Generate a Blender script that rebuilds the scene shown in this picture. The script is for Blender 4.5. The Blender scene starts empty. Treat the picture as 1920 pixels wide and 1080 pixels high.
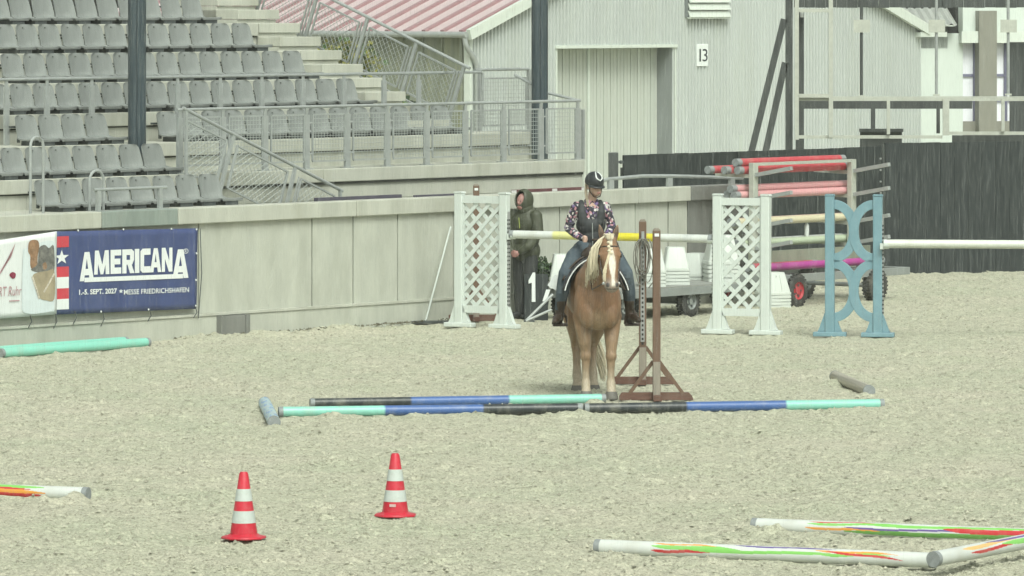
import bpy, bmesh, math, random
import numpy as np
from mathutils import Vector, Matrix, Quaternion

random.seed(7); np.random.seed(7)
scene = bpy.context.scene
col = scene.collection

# ------------------------------------------------------------------ camera, sky, sun, exposure
F = 10500.0          # focal length in pixels of the 1920 px wide photograph (long zoom)
H = 4.07             # camera height above the sand
cam_d = bpy.data.cameras.new('camera'); cam = bpy.data.objects.new('camera', cam_d); col.objects.link(cam)
cam.location = (0, 0, H); cam.rotation_euler = (math.radians(90), 0, 0)
cam_d.sensor_width = 36.0; cam_d.lens = F / 1920 * 36.0
cam_d.shift_y = -540 / 1920
cam_d.clip_start = 0.5; cam_d.clip_end = 2000
scene.camera = cam

SUN_EL, SUN_AZ = math.radians(50), math.radians(165)
world = bpy.data.worlds.new('World'); scene.world = world; world.use_nodes = True
wn = world.node_tree; wn.nodes.clear()
w_out = wn.nodes.new('ShaderNodeOutputWorld'); w_bg = wn.nodes.new('ShaderNodeBackground')
w_sky = wn.nodes.new('ShaderNodeTexSky'); w_hs = wn.nodes.new('ShaderNodeHueSaturation')
w_sky.sky_type = 'NISHITA'; w_sky.sun_disc = False
w_sky.sun_elevation = SUN_EL; w_sky.sun_rotation = SUN_AZ
w_sky.air_density = 1.0; w_sky.dust_density = 6.0; w_sky.ozone_density = 0.6
w_hs.inputs['Saturation'].default_value = 0.12      # a closed cloud cover
w_bg.inputs['Strength'].default_value = 0.10
w_tint = wn.nodes.new('ShaderNodeMix'); w_tint.data_type = 'RGBA'; w_tint.blend_type = 'MULTIPLY'; w_tint.inputs['Factor'].default_value = 1; w_tint.inputs['B'].default_value = (.94, 1.0, .93, 1)
wn.links.new(w_sky.outputs[0], w_hs.inputs['Color']); wn.links.new(w_hs.outputs[0], w_tint.inputs['A']); wn.links.new(w_tint.outputs['Result'], w_bg.inputs[0])
wn.links.new(w_bg.outputs[0], w_out.inputs[0])

sun_d = bpy.data.lights.new('sun', 'SUN'); sun = bpy.data.objects.new('sun', sun_d); col.objects.link(sun)
sun_d.energy = 1.3; sun_d.angle = math.radians(26); sun_d.color = (0.98, 1.0, 0.91)
# direction towards the brightest part of the cloud: behind the camera, to the right
sdir = Vector((math.cos(SUN_EL) * math.sin(SUN_AZ), math.cos(SUN_EL) * math.cos(SUN_AZ), math.sin(SUN_EL)))
sun.rotation_euler = sdir.to_track_quat('Z', 'Y').to_euler(); sun.location = (0, 0, 60)

vs = scene.view_settings
vs.view_transform = 'Standard'; vs.look = 'None'; vs.gamma = 1.0; vs.use_curve_mapping = False
vs.exposure = 0.60
scene.cycles.use_denoising = True
scene.cycles.max_bounces = 6; scene.cycles.diffuse_bounces = 3; scene.cycles.volume_bounces = 1
scene.cycles.transparent_max_bounces = 24

# ------------------------------------------------------------------ helpers
Z = Vector((0, 0, 1))
def P(x, y, D):
    return Vector(((x - 960) / F * D, D, H - y / F * D))
def G(x, y, z=0.0):
    D = F * (H - z) / y
    return Vector(((x - 960) / F * D, D, z))

# frame of the stand: u runs along the arena wall, n back into the stand
A0 = Vector((-5.91, 64.6, 0)); U = Vector((.626, .780, 0)).normalized(); N = Vector((-U.y, U.x, 0))
UROT = math.atan2(U.y, U.x)
def L(a, b, z=0.0):
    return A0 + U * a + N * b + Z * z
def az(x, y, b):
    k = (x - 960) / F
    a = (k * (A0.y + N.y * b) - A0.x - N.x * b) / (U.x - U.y * k)
    D = A0.y + U.y * a + N.y * b
    return a, H - y * D / F
def a_of(x, b): return az(x, 0, b)[0]

class MB:
    def __init__(s): s.v = []; s.f = []; s.m = []
    def add(s, vs_, fs_, mi=0):
        o = len(s.v); s.v += [tuple(p) for p in vs_]
        for f in fs_: s.f.append([i + o for i in f]); s.m.append(mi)
        return s
    def box(s, c, d, mi=0, R=None):
        c = Vector(c); hx, hy, hz = d[0] / 2, d[1] / 2, d[2] / 2
        ps = [Vector((sx * hx, sy * hy, sz * hz)) for sx in (-1, 1) for sy in (-1, 1) for sz in (-1, 1)]
        if R is not None: ps = [R @ p for p in ps]
        return s.add([c + p for p in ps], [(0, 1, 3, 2), (4, 6, 7, 5), (0, 4, 5, 1), (2, 3, 7, 6), (0, 2, 6, 4), (1, 5, 7, 3)], mi)
    def mm(s, x0, x1, y0, y1, z0, z1, mi=0):
        return s.box(((x0 + x1) / 2, (y0 + y1) / 2, (z0 + z1) / 2), (abs(x1 - x0), abs(y1 - y0), abs(z1 - z0)), mi)
    def bar(s, p0, p1, w, h, mi=0, up=Z):
        p0, p1 = Vector(p0), Vector(p1); d = (p1 - p0); l = d.length; d.normalize(); up = Vector(up)
        if abs(d.dot(up)) > .99: up = Vector((0, 1, 0))
        side = d.cross(up).normalized(); u2 = side.cross(d)
        R = Matrix((d, side, u2)).transposed()
        return s.box((p0 + p1) / 2, (l, w, h), mi, R)
    def tube(s, pts, r, n=8, mi=0, cap=True):
        pts = [Vector(p) for p in pts]; m = len(pts)
        rs = r if isinstance(r, (list, tuple)) else [r] * m
        rings = []; prev = None
        for i, p in enumerate(pts):
            t = (pts[min(i + 1, m - 1)] - pts[max(i - 1, 0)]).normalized()
            if prev is None:
                ref = Vector((0, 0, 1)) if abs(t.z) < .9 else Vector((1, 0, 0))
                e1 = t.cross(ref).normalized()
            else:
                e1 = (prev - t * prev.dot(t)).normalized()
            prev = e1; e2 = t.cross(e1)
            rings.append([p + (e1 * math.cos(2 * math.pi * k / n) + e2 * math.sin(2 * math.pi * k / n)) * rs[i] for k in range(n)])
        vs_ = [q for rg in rings for q in rg]; fs_ = []
        for i in range(m - 1):
            for k in range(n):
                k2 = (k + 1) % n
                fs_.append((i * n + k, i * n + k2, (i + 1) * n + k2, (i + 1) * n + k))
        if cap:
            fs_.append(tuple(range(n - 1, -1, -1))); fs_.append(tuple((m - 1) * n + k for k in range(n)))
        return s.add(vs_, fs_, mi)
    def sphere(s, c, r, R=None, seg=14, rings=9, mi=0):
        c = Vector(c); r = r if isinstance(r, (tuple, list)) else (r, r, r); vs_ = []; fs_ = []
        for i in range(1, rings):
            th = math.pi * i / rings
            for k in range(seg):
                ph = 2 * math.pi * k / seg
                p = Vector((r[0] * math.sin(th) * math.cos(ph), r[1] * math.sin(th) * math.sin(ph), r[2] * math.cos(th)))
                vs_.append(c + (R @ p if R is not None else p))
        t = Vector((0, 0, r[2])); b = -t
        if R is not None: t = R @ t; b = R @ b
        vs_ += [c + t, c + b]; T = len(vs_) - 2
        for i in range(rings - 2):
            for k in range(seg):
                k2 = (k + 1) % seg
                fs_.append((i * seg + k, (i + 1) * seg + k, (i + 1) * seg + k2, i * seg + k2))
        for k in range(seg):
            k2 = (k + 1) % seg
            fs_.append((T, k, k2)); fs_.append((T + 1, (rings - 2) * seg + k2, (rings - 2) * seg + k))
        return s.add(vs_, fs_, mi)
    def chain(s, pr, seg=12):
        for (p, r) in pr:
            s.sphere(p, r, seg=seg, rings=8)
        for (p0, r0), (p1, r1) in zip(pr, pr[1:]):
            s.tube([p0, p1], [r0 * .985, r1 * .985], seg)
        return s
    def lathe(s, prof, n=16, mi=0, c=(0, 0, 0)):
        c = Vector(c); vs_ = []; fs_ = []
        for (r, z) in prof:
            for k in range(n):
                vs_.append(c + Vector((r * math.cos(2 * math.pi * k / n), r * math.sin(2 * math.pi * k / n), z)))
        for i in range(len(prof) - 1):
            for k in range(n):
                k2 = (k + 1) % n
                fs_.append((i * n + k, i * n + k2, (i + 1) * n + k2, (i + 1) * n + k))
        fs_.append(tuple(range(n - 1, -1, -1))); fs_.append(tuple((len(prof) - 1) * n + k for k in range(n)))
        return s.add(vs_, fs_, mi)
    def prism(s, poly, y0, y1, mi=0):          # polygon in x,z extruded along y
        n = len(poly)
        vs_ = [(p[0], y0, p[1]) for p in poly] + [(p[0], y1, p[1]) for p in poly]
        fs_ = [tuple(range(n)), tuple(range(2 * n - 1, n - 1, -1))] + [(i, i + n, (i + 1) % n + n, (i + 1) % n) for i in range(n)]
        return s.add(vs_, fs_, mi)
    def band(s, outer, inner, y0, y1, mi=0):   # strip between two x,z polylines, extruded along y
        n = len(outer); vs_ = []
        for y in (y0, y1):
            vs_ += [(p[0], y, p[1]) for p in outer] + [(p[0], y, p[1]) for p in inner]
        fs_ = []
        for i in range(n - 1):
            fs_.append((i, i + 1, n + i + 1, n + i)); fs_.append((2 * n + i, 3 * n + i, 3 * n + i + 1, 2 * n + i + 1))
            fs_.append((i, 2 * n + i, 2 * n + i + 1, i + 1)); fs_.append((n + i, n + i + 1, 3 * n + i + 1, 3 * n + i))
        fs_.append((0, n, 3 * n, 2 * n)); fs_.append((n - 1, 3 * n - 1, 4 * n - 1, 2 * n - 1))
        return s.add(vs_, fs_, mi)
    def mesh(s, name):
        me = bpy.data.meshes.new(name); me.from_pydata(s.v, [], s.f)
        me.polygons.foreach_set('material_index', s.m)
        bm = bmesh.new(); bm.from_mesh(me); bmesh.ops.recalc_face_normals(bm, faces=bm.faces); bm.to_mesh(me); bm.free()
        return me
    def build(s, name, mats, parent=None, smooth=False, bevel=0, loc=None, rotz=None):
        me = s.mesh(name)
        for m in (mats if isinstance(mats, (list, tuple)) else [mats]): me.materials.append(m)
        if smooth: shade(me)
        o = bpy.data.objects.new(name, me); col.objects.link(o)
        if parent is not None: o.parent = parent
        if loc is not None: o.location = loc
        if rotz is not None: o.rotation_euler.z = rotz
        if bevel:
            b = o.modifiers.new('bevel', 'BEVEL'); b.width = bevel; b.segments = 2; b.limit_method = 'ANGLE'
        return o

def shade(me, ang=40):
    me.polygons.foreach_set('use_smooth', [True] * len(me.polygons))
    try: me.set_sharp_from_angle(angle=math.radians(ang))
    except Exception: pass

def tag(o, label, cat, group=None, kind=None):
    if label: o['label'] = label
    if cat: o['category'] = cat
    if group: o['group'] = group
    if kind: o['kind'] = kind
    return o
def thing(name, label, cat, loc=(0, 0, 0), rotz=0.0, group=None):
    o = bpy.data.objects.new(name, None); col.objects.link(o)
    o.location = loc; o.rotation_euler = (0, 0, rotz); o.empty_display_size = .1
    return tag(o, label, cat, group)
def sthing(name, label, cat, a=0, b=0, z=0, group=None):      # a thing standing in the stand's frame
    return thing(name, label, cat, L(a, b, z), UROT, group)
def copy_tree(o, parent=None):
    c = o.copy(); col.objects.link(c); c.parent = parent
    for ch in o.children: copy_tree(ch, c)
    return c
def joined(o): o['kind'] = 'stuff'; return o

# ------------------------------------------------------------------ materials
def mat(name, c, rough=.6, var=.12, scale=6.0, bump=0.0, bscale=60.0, stain=None, stain_amt=.5, stretch=(1, 1, 1), metal=0.0, spec=.4, sscale=2.0, attr=None, coat=0.0):
    m = bpy.data.materials.new(name); m.use_nodes = True; nt = m.node_tree; nd = nt.nodes; lk = nt.links
    b = nd['Principled BSDF']; b.inputs['Roughness'].default_value = rough; b.inputs['Metallic'].default_value = metal
    b.inputs['Specular IOR Level'].default_value = spec; b.inputs['Coat Weight'].default_value = coat
    tc = nd.new('ShaderNodeTexCoord'); mp = nd.new('ShaderNodeMapping'); mp.inputs['Scale'].default_value = stretch
    lk.new(tc.outputs['Object'], mp.inputs['Vector'])
    n1 = nd.new('ShaderNodeTexNoise'); n1.inputs['Scale'].default_value = scale; n1.inputs['Detail'].default_value = 6; n1.inputs['Roughness'].default_value = .65
    lk.new(mp.outputs[0], n1.inputs['Vector'])
    mr = nd.new('ShaderNodeMapRange'); mr.inputs['From Min'].default_value = .3; mr.inputs['From Max'].default_value = .7
    mr.inputs['To Min'].default_value = 1 - var; mr.inputs['To Max'].default_value = 1 + var
    lk.new(n1.outputs['Fac'], mr.inputs['Value'])
    mx = nd.new('ShaderNodeMix'); mx.data_type = 'RGBA'; mx.blend_type = 'MULTIPLY'; mx.inputs['Factor'].default_value = 1
    if attr:
        at = nd.new('ShaderNodeAttribute'); at.attribute_name = attr; lk.new(at.outputs['Color'], mx.inputs['A'])
    else:
        mx.inputs['A'].default_value = (*c, 1)
    lk.new(mr.outputs[0], mx.inputs['B'])
    out = mx.outputs['Result']
    if stain is not None:
        n2 = nd.new('ShaderNodeTexNoise'); n2.inputs['Scale'].default_value = sscale; n2.inputs['Detail'].default_value = 8; n2.inputs['Roughness'].default_value = .7
        lk.new(mp.outputs[0], n2.inputs['Vector'])
        r2 = nd.new('ShaderNodeMapRange'); r2.inputs['From Min'].default_value = .5; r2.inputs['From Max'].default_value = .72
        r2.inputs['To Max'].default_value = stain_amt
        lk.new(n2.outputs['Fac'], r2.inputs['Value'])
        m2 = nd.new('ShaderNodeMix'); m2.data_type = 'RGBA'; m2.inputs['B'].default_value = (*stain, 1)
        lk.new(r2.outputs[0], m2.inputs['Factor']); lk.new(out, m2.inputs['A']); out = m2.outputs['Result']
    lk.new(out, b.inputs['Base Color'])
    if bump:
        n3 = nd.new('ShaderNodeTexNoise'); n3.inputs['Scale'].default_value = bscale; n3.inputs['Detail'].default_value = 5
        lk.new(mp.outputs[0], n3.inputs['Vector'])
        bp = nd.new('ShaderNodeBump'); bp.inputs['Strength'].default_value = bump; bp.inputs['Distance'].default_value = .02
        lk.new(n3.outputs['Fac'], bp.inputs['Height']); lk.new(bp.outputs[0], b.inputs['Normal'])
    return m

M = {}
M['concrete'] = mat('concrete', (.43, .44, .38), .8, .14, 3, .15, 80, stain=(.27, .27, .20), stain_amt=.55, stretch=(1, 1, .25), sscale=1.6)
M['wall_panel'] = mat('wall_panel_concrete', (.425, .44, .38), .75, .12, 3, .12, 90, stain=(.29, .30, .245), stain_amt=.45, stretch=(1.2, 1.2, .45), sscale=1.8)
M['wall_dark'] = mat('wet_dark_concrete', (.19, .195, .18), .6, .12, 3, .1, 60, stain=(.11, .12, .11), stain_amt=.6, stretch=(1.5, 1.5, .2))
M['seat'] = mat('grey_seat_plastic', (.208, .224, .213), .38, .14, 5, 0, stain=(.27, .29, .27), stain_amt=.4, stretch=(2, 2, .6), sscale=4, spec=.5)
M['bracket'] = mat('dark_bracket_steel', (.07, .08, .08), .5)
M['galv'] = mat('galvanised_steel', (.36, .385, .375), .42, .10, 14, metal=.25, spec=.5, stain=(.25, .27, .26), stain_amt=.4, sscale=8)
M['wire'] = mat('galvanised_wire', (.38, .41, .39), .5, .05, metal=.2)
M['column'] = mat('blue_grey_column_paint', (.042, .060, .070), .42, .16, 4, stain=(.095, .12, .13), stain_amt=.6, stretch=(6, 6, .35), sscale=2.5, spec=.5)
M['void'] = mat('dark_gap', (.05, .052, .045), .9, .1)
# ------------------------------------------------------------------ sand
_lat = np.random.rand(8, 256, 256)
def vnoise(X, Y, s, k):
    x = X / s; y = Y / s; xi = np.floor(x).astype(int); yi = np.floor(y).astype(int); fx = x - xi; fy = y - yi
    fx = fx * fx * (3 - 2 * fx); fy = fy * fy * (3 - 2 * fy); g = _lat[k % 8]
    a = g[xi % 256, yi % 256]; b = g[(xi + 1) % 256, yi % 256]; c = g[xi % 256, (yi + 1) % 256]; d = g[(xi + 1) % 256, (yi + 1) % 256]
    return (a * (1 - fx) + b * fx) * (1 - fy) + (c * (1 - fx) + d * fx) * fy - .5

def axis(lo, hi, step_fn, far):
    v = [lo]
    while v[-1] < hi: v.append(v[-1] + step_fn(v[-1]))
    pre = []; s = .3; q = lo
    while q > far[0]: q -= s; s *= 1.6; pre.append(max(q, far[0]))
    post = []; s = .3; q = v[-1]
    while q < far[1]: q += s; s *= 1.6; post.append(min(q, far[1]))
    return np.array(pre[::-1] + v + post)
gx = axis(-8.2, 9.2, lambda v: .025, (-70, 80))
gy = axis(38.0, 88.0, lambda v: .036 * (v / 42) ** 1.3, (-20, 150))
GX, GY = np.meshgrid(gx, gy, indexing='ij')
fade = np.clip((GX + 8.4) / .6, 0, 1) * np.clip((9.4 - GX) / .6, 0, 1) * np.clip((GY - 37.5) / 1, 0, 1) * np.clip((89 - GY) / 1, 0, 1)
hz = .022 * vnoise(GX, GY, 1.7, 0) + .026 * vnoise(GX + 3.1, GY, .55, 1) + .022 * vnoise(GX, GY + 1.7, .21, 2) + .018 * vnoise(GX + .7, GY, .10, 3) + .020 * vnoise(GX, GY, .055, 4)
rid = np.abs(vnoise(GX + 9, GY, .30, 5)) * 2
hz += .018 * (rid - .5)
# hoof prints: a dent with a thrown-up rim
ix = lambda v: np.searchsorted(gx, v); iy = lambda v: np.searchsorted(gy, v)
for _ in range(6500):
    px, py = random.uniform(-7.5, 8.8), 38.2 + 48 * random.random() ** 1.15
    r = random.uniform(.05, .10); dpt = random.uniform(.022, .042) if random.random() < .16 else random.uniform(.006, .018)
    i0, i1, j0, j1 = ix(px - 2.4 * r), ix(px + 2.4 * r), iy(py - 2.4 * r), iy(py + 2.4 * r)
    if i1 <= i0 or j1 <= j0: continue
    q = np.hypot(GX[i0:i1, j0:j1] - px, GY[i0:i1, j0:j1] - py) / r
    hz[i0:i1, j0:j1] += dpt * (-np.exp(-q * q * 1.2) + .75 * np.exp(-((q - 1.35) / .35) ** 2))
# loose clods
for _ in range(9000):
    px, py = random.uniform(-7.5, 8.8), 38.2 + 48 * random.random() ** 1.15
    r = random.uniform(.014, .036); t = random.uniform(.008, .030)
    i0, i1, j0, j1 = ix(px - 2 * r), ix(px + 2 * r), iy(py - 2 * r), iy(py + 2 * r)
    if i1 <= i0 or j1 <= j0: continue
    q = np.hypot(GX[i0:i1, j0:j1] - px, GY[i0:i1, j0:j1] - py) / r
    hz[i0:i1, j0:j1] += t * np.exp(-q ** 4)
MOUNDS = []   # (x, y, radius_x, radius_y, height) sand thrown up against poles and feet
def mound(px, py, rx, ry, t): MOUNDS.append((*G(px, py).xy, rx, ry, t))
mound(1440, 1006, .16, .16, .07); mound(1400, 1002, .12, .15, .03); mound(1150, 1046, .16, .14, .035); mound(1330, 1056, .16, .14, .05)
mound(142, 943, .10, .14, .08); mound(80, 945, .16, .12, .05); mound(632, 785, .16, .18, .045); mound(1085, 780, .18, .18, .06)
mound(1118, 762, .2, .15, .07); mound(1045, 782, .2, .1, .05); mound(610, 783, .15, .12, .05); mound(1563, 722, .14, .2, .08); mound(1625, 748, .2, .2, .05)
mound(1205, 735, .5, .35, .04); mound(520, 803, .12, .2, .04); mound(360, 636, .5, .5, .05); mound(480, 630, .9, .4, .05); mound(620, 618, .8, .3, .05)
for (px, py, rx, ry, t) in MOUNDS:
    i0, i1, j0, j1 = ix(px - 3 * rx), ix(px + 3 * rx), iy(py - 3 * ry), iy(py + 3 * ry)
    q = ((GX[i0:i1, j0:j1] - px) / rx) ** 2 + ((GY[i0:i1, j0:j1] - py) / ry) ** 2
    hz[i0:i1, j0:j1] += t * np.exp(-q) * (1 + .9 * vnoise(GX[i0:i1, j0:j1], GY[i0:i1, j0:j1], .06, 6))
# below the wall line and under the stand the ground stays flat
hz = hz * fade
ni, nj = GX.shape
co = np.empty((ni * nj, 3), dtype=np.float32); co[:, 0] = GX.ravel(); co[:, 1] = GY.ravel(); co[:, 2] = hz.ravel()
I, J = np.meshgrid(np.arange(ni - 1), np.arange(nj - 1), indexing='ij'); i0 = (I * nj + J).ravel()
quads = np.stack([i0, i0 + nj, i0 + nj + 1, i0 + 1], 1).astype(np.int32)
me = bpy.data.meshes.new('sand_ground'); me.vertices.add(len(co)); me.vertices.foreach_set('co', co.ravel())
me.loops.add(quads.size); me.loops.foreach_set('vertex_index', quads.ravel())
me.polygons.add(len(quads)); me.polygons.foreach_set('loop_start', np.arange(0, quads.size, 4, dtype=np.int32))
me.update(calc_edges=True); me.polygons.foreach_set('use_smooth', np.ones(len(quads), dtype=bool))

ms = bpy.data.materials.new('wet_riding_sand'); ms.use_nodes = True; nt = ms.node_tree; nd = nt.nodes; lk = nt.links
b = nd['Principled BSDF']; b.inputs['Roughness'].default_value = .75; b.inputs['Specular IOR Level'].default_value = .3
tc = nd.new('ShaderNodeTexCoord')
def tnoise(scale, det=6, rough=.6):
    n = nd.new('ShaderNodeTexNoise'); n.inputs['Scale'].default_value = scale; n.inputs['Detail'].default_value = det; n.inputs['Roughness'].default_value = rough
    lk.new(tc.outputs['Object'], n.inputs['Vector']); return n
def ramp(n, a, bb, ca, cb):
    r = nd.new('ShaderNodeValToRGB'); r.color_ramp.elements[0].position = a; r.color_ramp.elements[1].position = bb
    r.color_ramp.elements[0].color = (*ca, 1); r.color_ramp.elements[1].color = (*cb, 1); lk.new(n.outputs['Fac'], r.inputs['Fac']); return r
big = ramp(tnoise(.55, 5), .35, .68, (.50, .515, .39), (.56, .54, .43))
fine = ramp(tnoise(11, 8, .9), .36, .60, (.58, .58, .57), (1.11, 1.11, 1.10))  # damp sand tone plus painted contrast for shaded clod faces
grit_shade = ramp(tnoise(34, 5, .9), .38, .52, (.40, .39, .36), (1.03, 1.03, 1.03))  # finer dark specks in the colour, standing in for shaded clod sides
mx1 = nd.new('ShaderNodeMix'); mx1.data_type = 'RGBA'; mx1.blend_type = 'MULTIPLY'; mx1.inputs['Factor'].default_value = .8
mx2 = nd.new('ShaderNodeMix'); mx2.data_type = 'RGBA'; mx2.blend_type = 'MULTIPLY'; mx2.inputs['Factor'].default_value = .8
lk.new(big.outputs[0], mx1.inputs['A']); lk.new(fine.outputs[0], mx1.inputs['B'])
lk.new(mx1.outputs['Result'], mx2.inputs['A']); lk.new(grit_shade.outputs[0], mx2.inputs['B']); lk.new(mx2.outputs['Result'], b.inputs['Base Color'])
bp = nd.new('ShaderNodeBump'); bp.inputs['Strength'].default_value = .8; bp.inputs['Distance'].default_value = .025
lk.new(tnoise(38, 6, .7).outputs['Fac'], bp.inputs['Height']); lk.new(bp.outputs[0], b.inputs['Normal'])
me.materials.append(ms)
sand = bpy.data.objects.new('sand_ground', me); col.objects.link(sand); sand['kind'] = 'structure'
# crumbs of sand and fibre lying loose on the surface
def ground_z(x, y):
    i = np.clip(np.searchsorted(gx, x), 1, len(gx) - 1); j = np.clip(np.searchsorted(gy, y), 1, len(gy) - 1); return hz[i, j]
NC = 95000
rs = np.random.RandomState(11)
cy = 38.6 + 46 * rs.rand(NC) ** 1.35; cx = (rs.rand(NC) - .5) * .2 * cy; keep = (cx > -7.6) & (cx < 8.6); cx, cy = cx[keep], cy[keep]; NC = len(cx)
cz = ground_z(cx, cy); cs = .005 + .013 * rs.rand(NC) ** 2.8; ca_ = rs.rand(NC) * 6.283
base = np.array([(1, 0, 0), (-.3, .9, 0), (-.9, -.5, 0), (.2, -.8, .1), (0, 0, .9)], dtype=np.float32)
cc, ss = np.cos(ca_), np.sin(ca_); jit = .75 + .5 * rs.rand(NC, 5)
vx = (base[None, :, 0] * cc[:, None] - base[None, :, 1] * ss[:, None]) * cs[:, None] * jit * 1.25 + cx[:, None]
vy = (base[None, :, 0] * ss[:, None] + base[None, :, 1] * cc[:, None]) * cs[:, None] * jit * 1.25 + cy[:, None]
vz_ = base[None, :, 2] * cs[:, None] * jit * 1.1 + cz[:, None] - .002
cco = np.stack([vx, vy, vz_], 2).reshape(-1, 3).astype(np.float32)
tri = np.array([(0, 1, 4), (1, 2, 4), (2, 3, 4), (3, 0, 4)]); cf = (tri[None] + (np.arange(NC) * 5)[:, None, None]).reshape(-1).astype(np.int32)
cme = bpy.data.meshes.new('sand_crumbs'); cme.vertices.add(len(cco)); cme.vertices.foreach_set('co', cco.ravel()); cme.loops.add(len(cf)); cme.loops.foreach_set('vertex_index', cf)
cme.polygons.add(len(cf) // 3); cme.polygons.foreach_set('loop_start', np.arange(0, len(cf), 3, dtype=np.int32))
cme.polygons.foreach_set('material_index', np.repeat((rs.rand(NC) * 3).astype(np.int32), 4)); cme.update(calc_edges=True)
for nm, c_ in (('damp_crumb', (.29, .285, .22)), ('sand_crumb', (.47, .46, .355)), ('grey_crumb', (.39, .385, .30))): cme.materials.append(mat(nm, c_, .8, .2, 20))
cob = bpy.data.objects.new('sand_crumbs', cme); col.objects.link(cob); cob['kind'] = 'stuff'; cob['label'] = 'loose crumbs of damp sand scattered over the arena ground'

# ------------------------------------------------------------------ arena wall
wall = sthing('arena_wall', 'long pale concrete arena wall of upright panels below the grandstand', 'wall')
WT, CAPB, PL = 1.58, 1.385, .29
jx = [-700, -330, 105, 372, 585, 662, 745, 850, 960, 1049, 1191, 1253, 1289, 1392]
ja = [a_of(x, 0) for x in jx]
rw = random.Random(3)
for i in range(len(ja) - 1):
    m = 'wall_dark' if i == len(ja) - 2 else 'wall_panel'
    MB().mm(ja[i] + .012, ja[i + 1] - .012, 0.0 + rw.uniform(-.004, .004), .14, PL - .02, CAPB + .01).build('panel', M[m], wall)
    MB().mm(ja[i] - .02, ja[i] + .02, .02, .12, PL - .02, CAPB).build('joint', M['void'], wall)
MB().mm(ja[0], ja[-1], -.035, .15, -.3, PL - .02).build('plinth', M['wall_panel'], wall)
MB().mm(ja[0], ja[-1], -.05, .15, PL - .018, PL + .012).build('ledge', M['concrete'], wall)
caps = [-700, -330, 184, 327, 662, 960, 1191, 1289, 1392]
M['gate_grey'] = mat('grey_green_painted_steel', (.22, .26, .235), .5, .12, 3, stain=(.32, .34, .31), stain_amt=.6, stretch=(3, 3, .5))
for i in range(len(caps) - 1):
    m = {2: 'gate_grey', 7: 'wall_dark'}.get(i, 'concrete')
    o = MB().mm(a_of(caps[i], 0) + .005, a_of(caps[i + 1], 0) - .005, -.065, .19, CAPB, WT).build('coping', M[m], wall, bevel=.012)
    if i == 2: o['label'] = 'grey steel flap set into the coping'
# drain recess and debris
dg = MB()
a0_, a1_ = a_of(412, -.06), a_of(460, -.06)
dg.mm(a0_, a1_, -.10, -.034, -.1, PL - .03).mm(a0_ - .03, a0_ + .03, -.12, -.034, -.1, PL - .025).mm(a1_ - .05, a1_ + .02, -.12, -.034, -.1, PL - .028)
dg.build('drain_box', M['wall_dark'], wall)

# ------------------------------------------------------------------ grandstand
T0, RISE, DEP, B0 = 1.565, .365, .75, .45
st = sthing('grandstand', 'stepped pale concrete grandstand tiers carrying the grey seats', 'grandstand')
def tier_z(i): return T0 + RISE * i
def tier_b(i): return B0 + DEP * i
A_L = -9.0
ends = [a_of(428, .45), a_of(1097, 1.2), 12.3, 10.15, 10.15, 10.15, 10.15]
for i in range(7):
    z, bf = tier_z(i), tier_b(i)
    # each tier: precast tread beams with a shadow gap and a riser below
    n = 4; e = ends[i]; cuts = [A_L + (e - A_L) * k / n for k in range(n + 1)]
    for k in range(n):
        MB().mm(cuts[k] + .004, cuts[k + 1] - .004, bf, bf + DEP + .06, z - .17, z).build('tread', M['concrete'], st, bevel=.01)
        MB().mm(cuts[k] + .004, cuts[k + 1] - .004, bf + .045, bf + DEP + .05, z - RISE - .03, z - .19).build('riser', M['concrete'], st)
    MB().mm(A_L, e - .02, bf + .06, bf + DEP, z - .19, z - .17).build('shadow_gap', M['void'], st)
# the platform's front wall down to the walkway behind the arena wall
MB().mm(ends[0], ends[1], tier_b(1) + .05, tier_b(1) + .25, .3, tier_z(1) - .19).build('platform_wall', M['wall_panel'], st)
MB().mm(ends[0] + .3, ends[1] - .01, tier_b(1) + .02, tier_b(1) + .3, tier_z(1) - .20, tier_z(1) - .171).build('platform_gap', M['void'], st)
MB().mm(ends[0], ends[1] + .5, .19, tier_b(1) + .05, .2, .85).build('walkway', M['concrete'], st)
# steps from the platform down to the walkway
for k in range(6):
    MB().mm(ends[0] + .02 + k * .3, ends[0] + .02 + (k + 1) * .3, .3, tier_b(1) + .04, .6, tier_z(0) - .02 - k * .12).build('step', M['concrete'], st)
# aisle stair along the right end of the upper rows: two steps per row
for k in range(10):
    zz = tier_z(2) + RISE / 2 * (k + 1); bb = tier_b(3) - .375 + .375 * k
    MB().mm(10.16, 11.0, bb, bb + .9, zz - .13, zz).build('aisle_step', M['concrete'], st, bevel=.008)
    MB().mm(10.16, 10.96, bb + .03, bb + .9, zz - .30, zz - .135).build('aisle_riser', M['concrete'], st)
# small stair at the left behind the steel flap
for k in range(3):
    MB().mm(a_of(10, .3), a_of(66, .3), .22 + .07 * k, .44, 1.0, 1.50 - .0 * k).build('step', M['concrete'], st) if k == 0 else None
# ends of the stand (side wall closing the tiers at the right)
MB().mm(12.3, 12.42, tier_b(2), tier_b(6) + 1.2, .0, tier_z(2) - .2).build('side_wall', M['wall_panel'], st)

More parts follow.
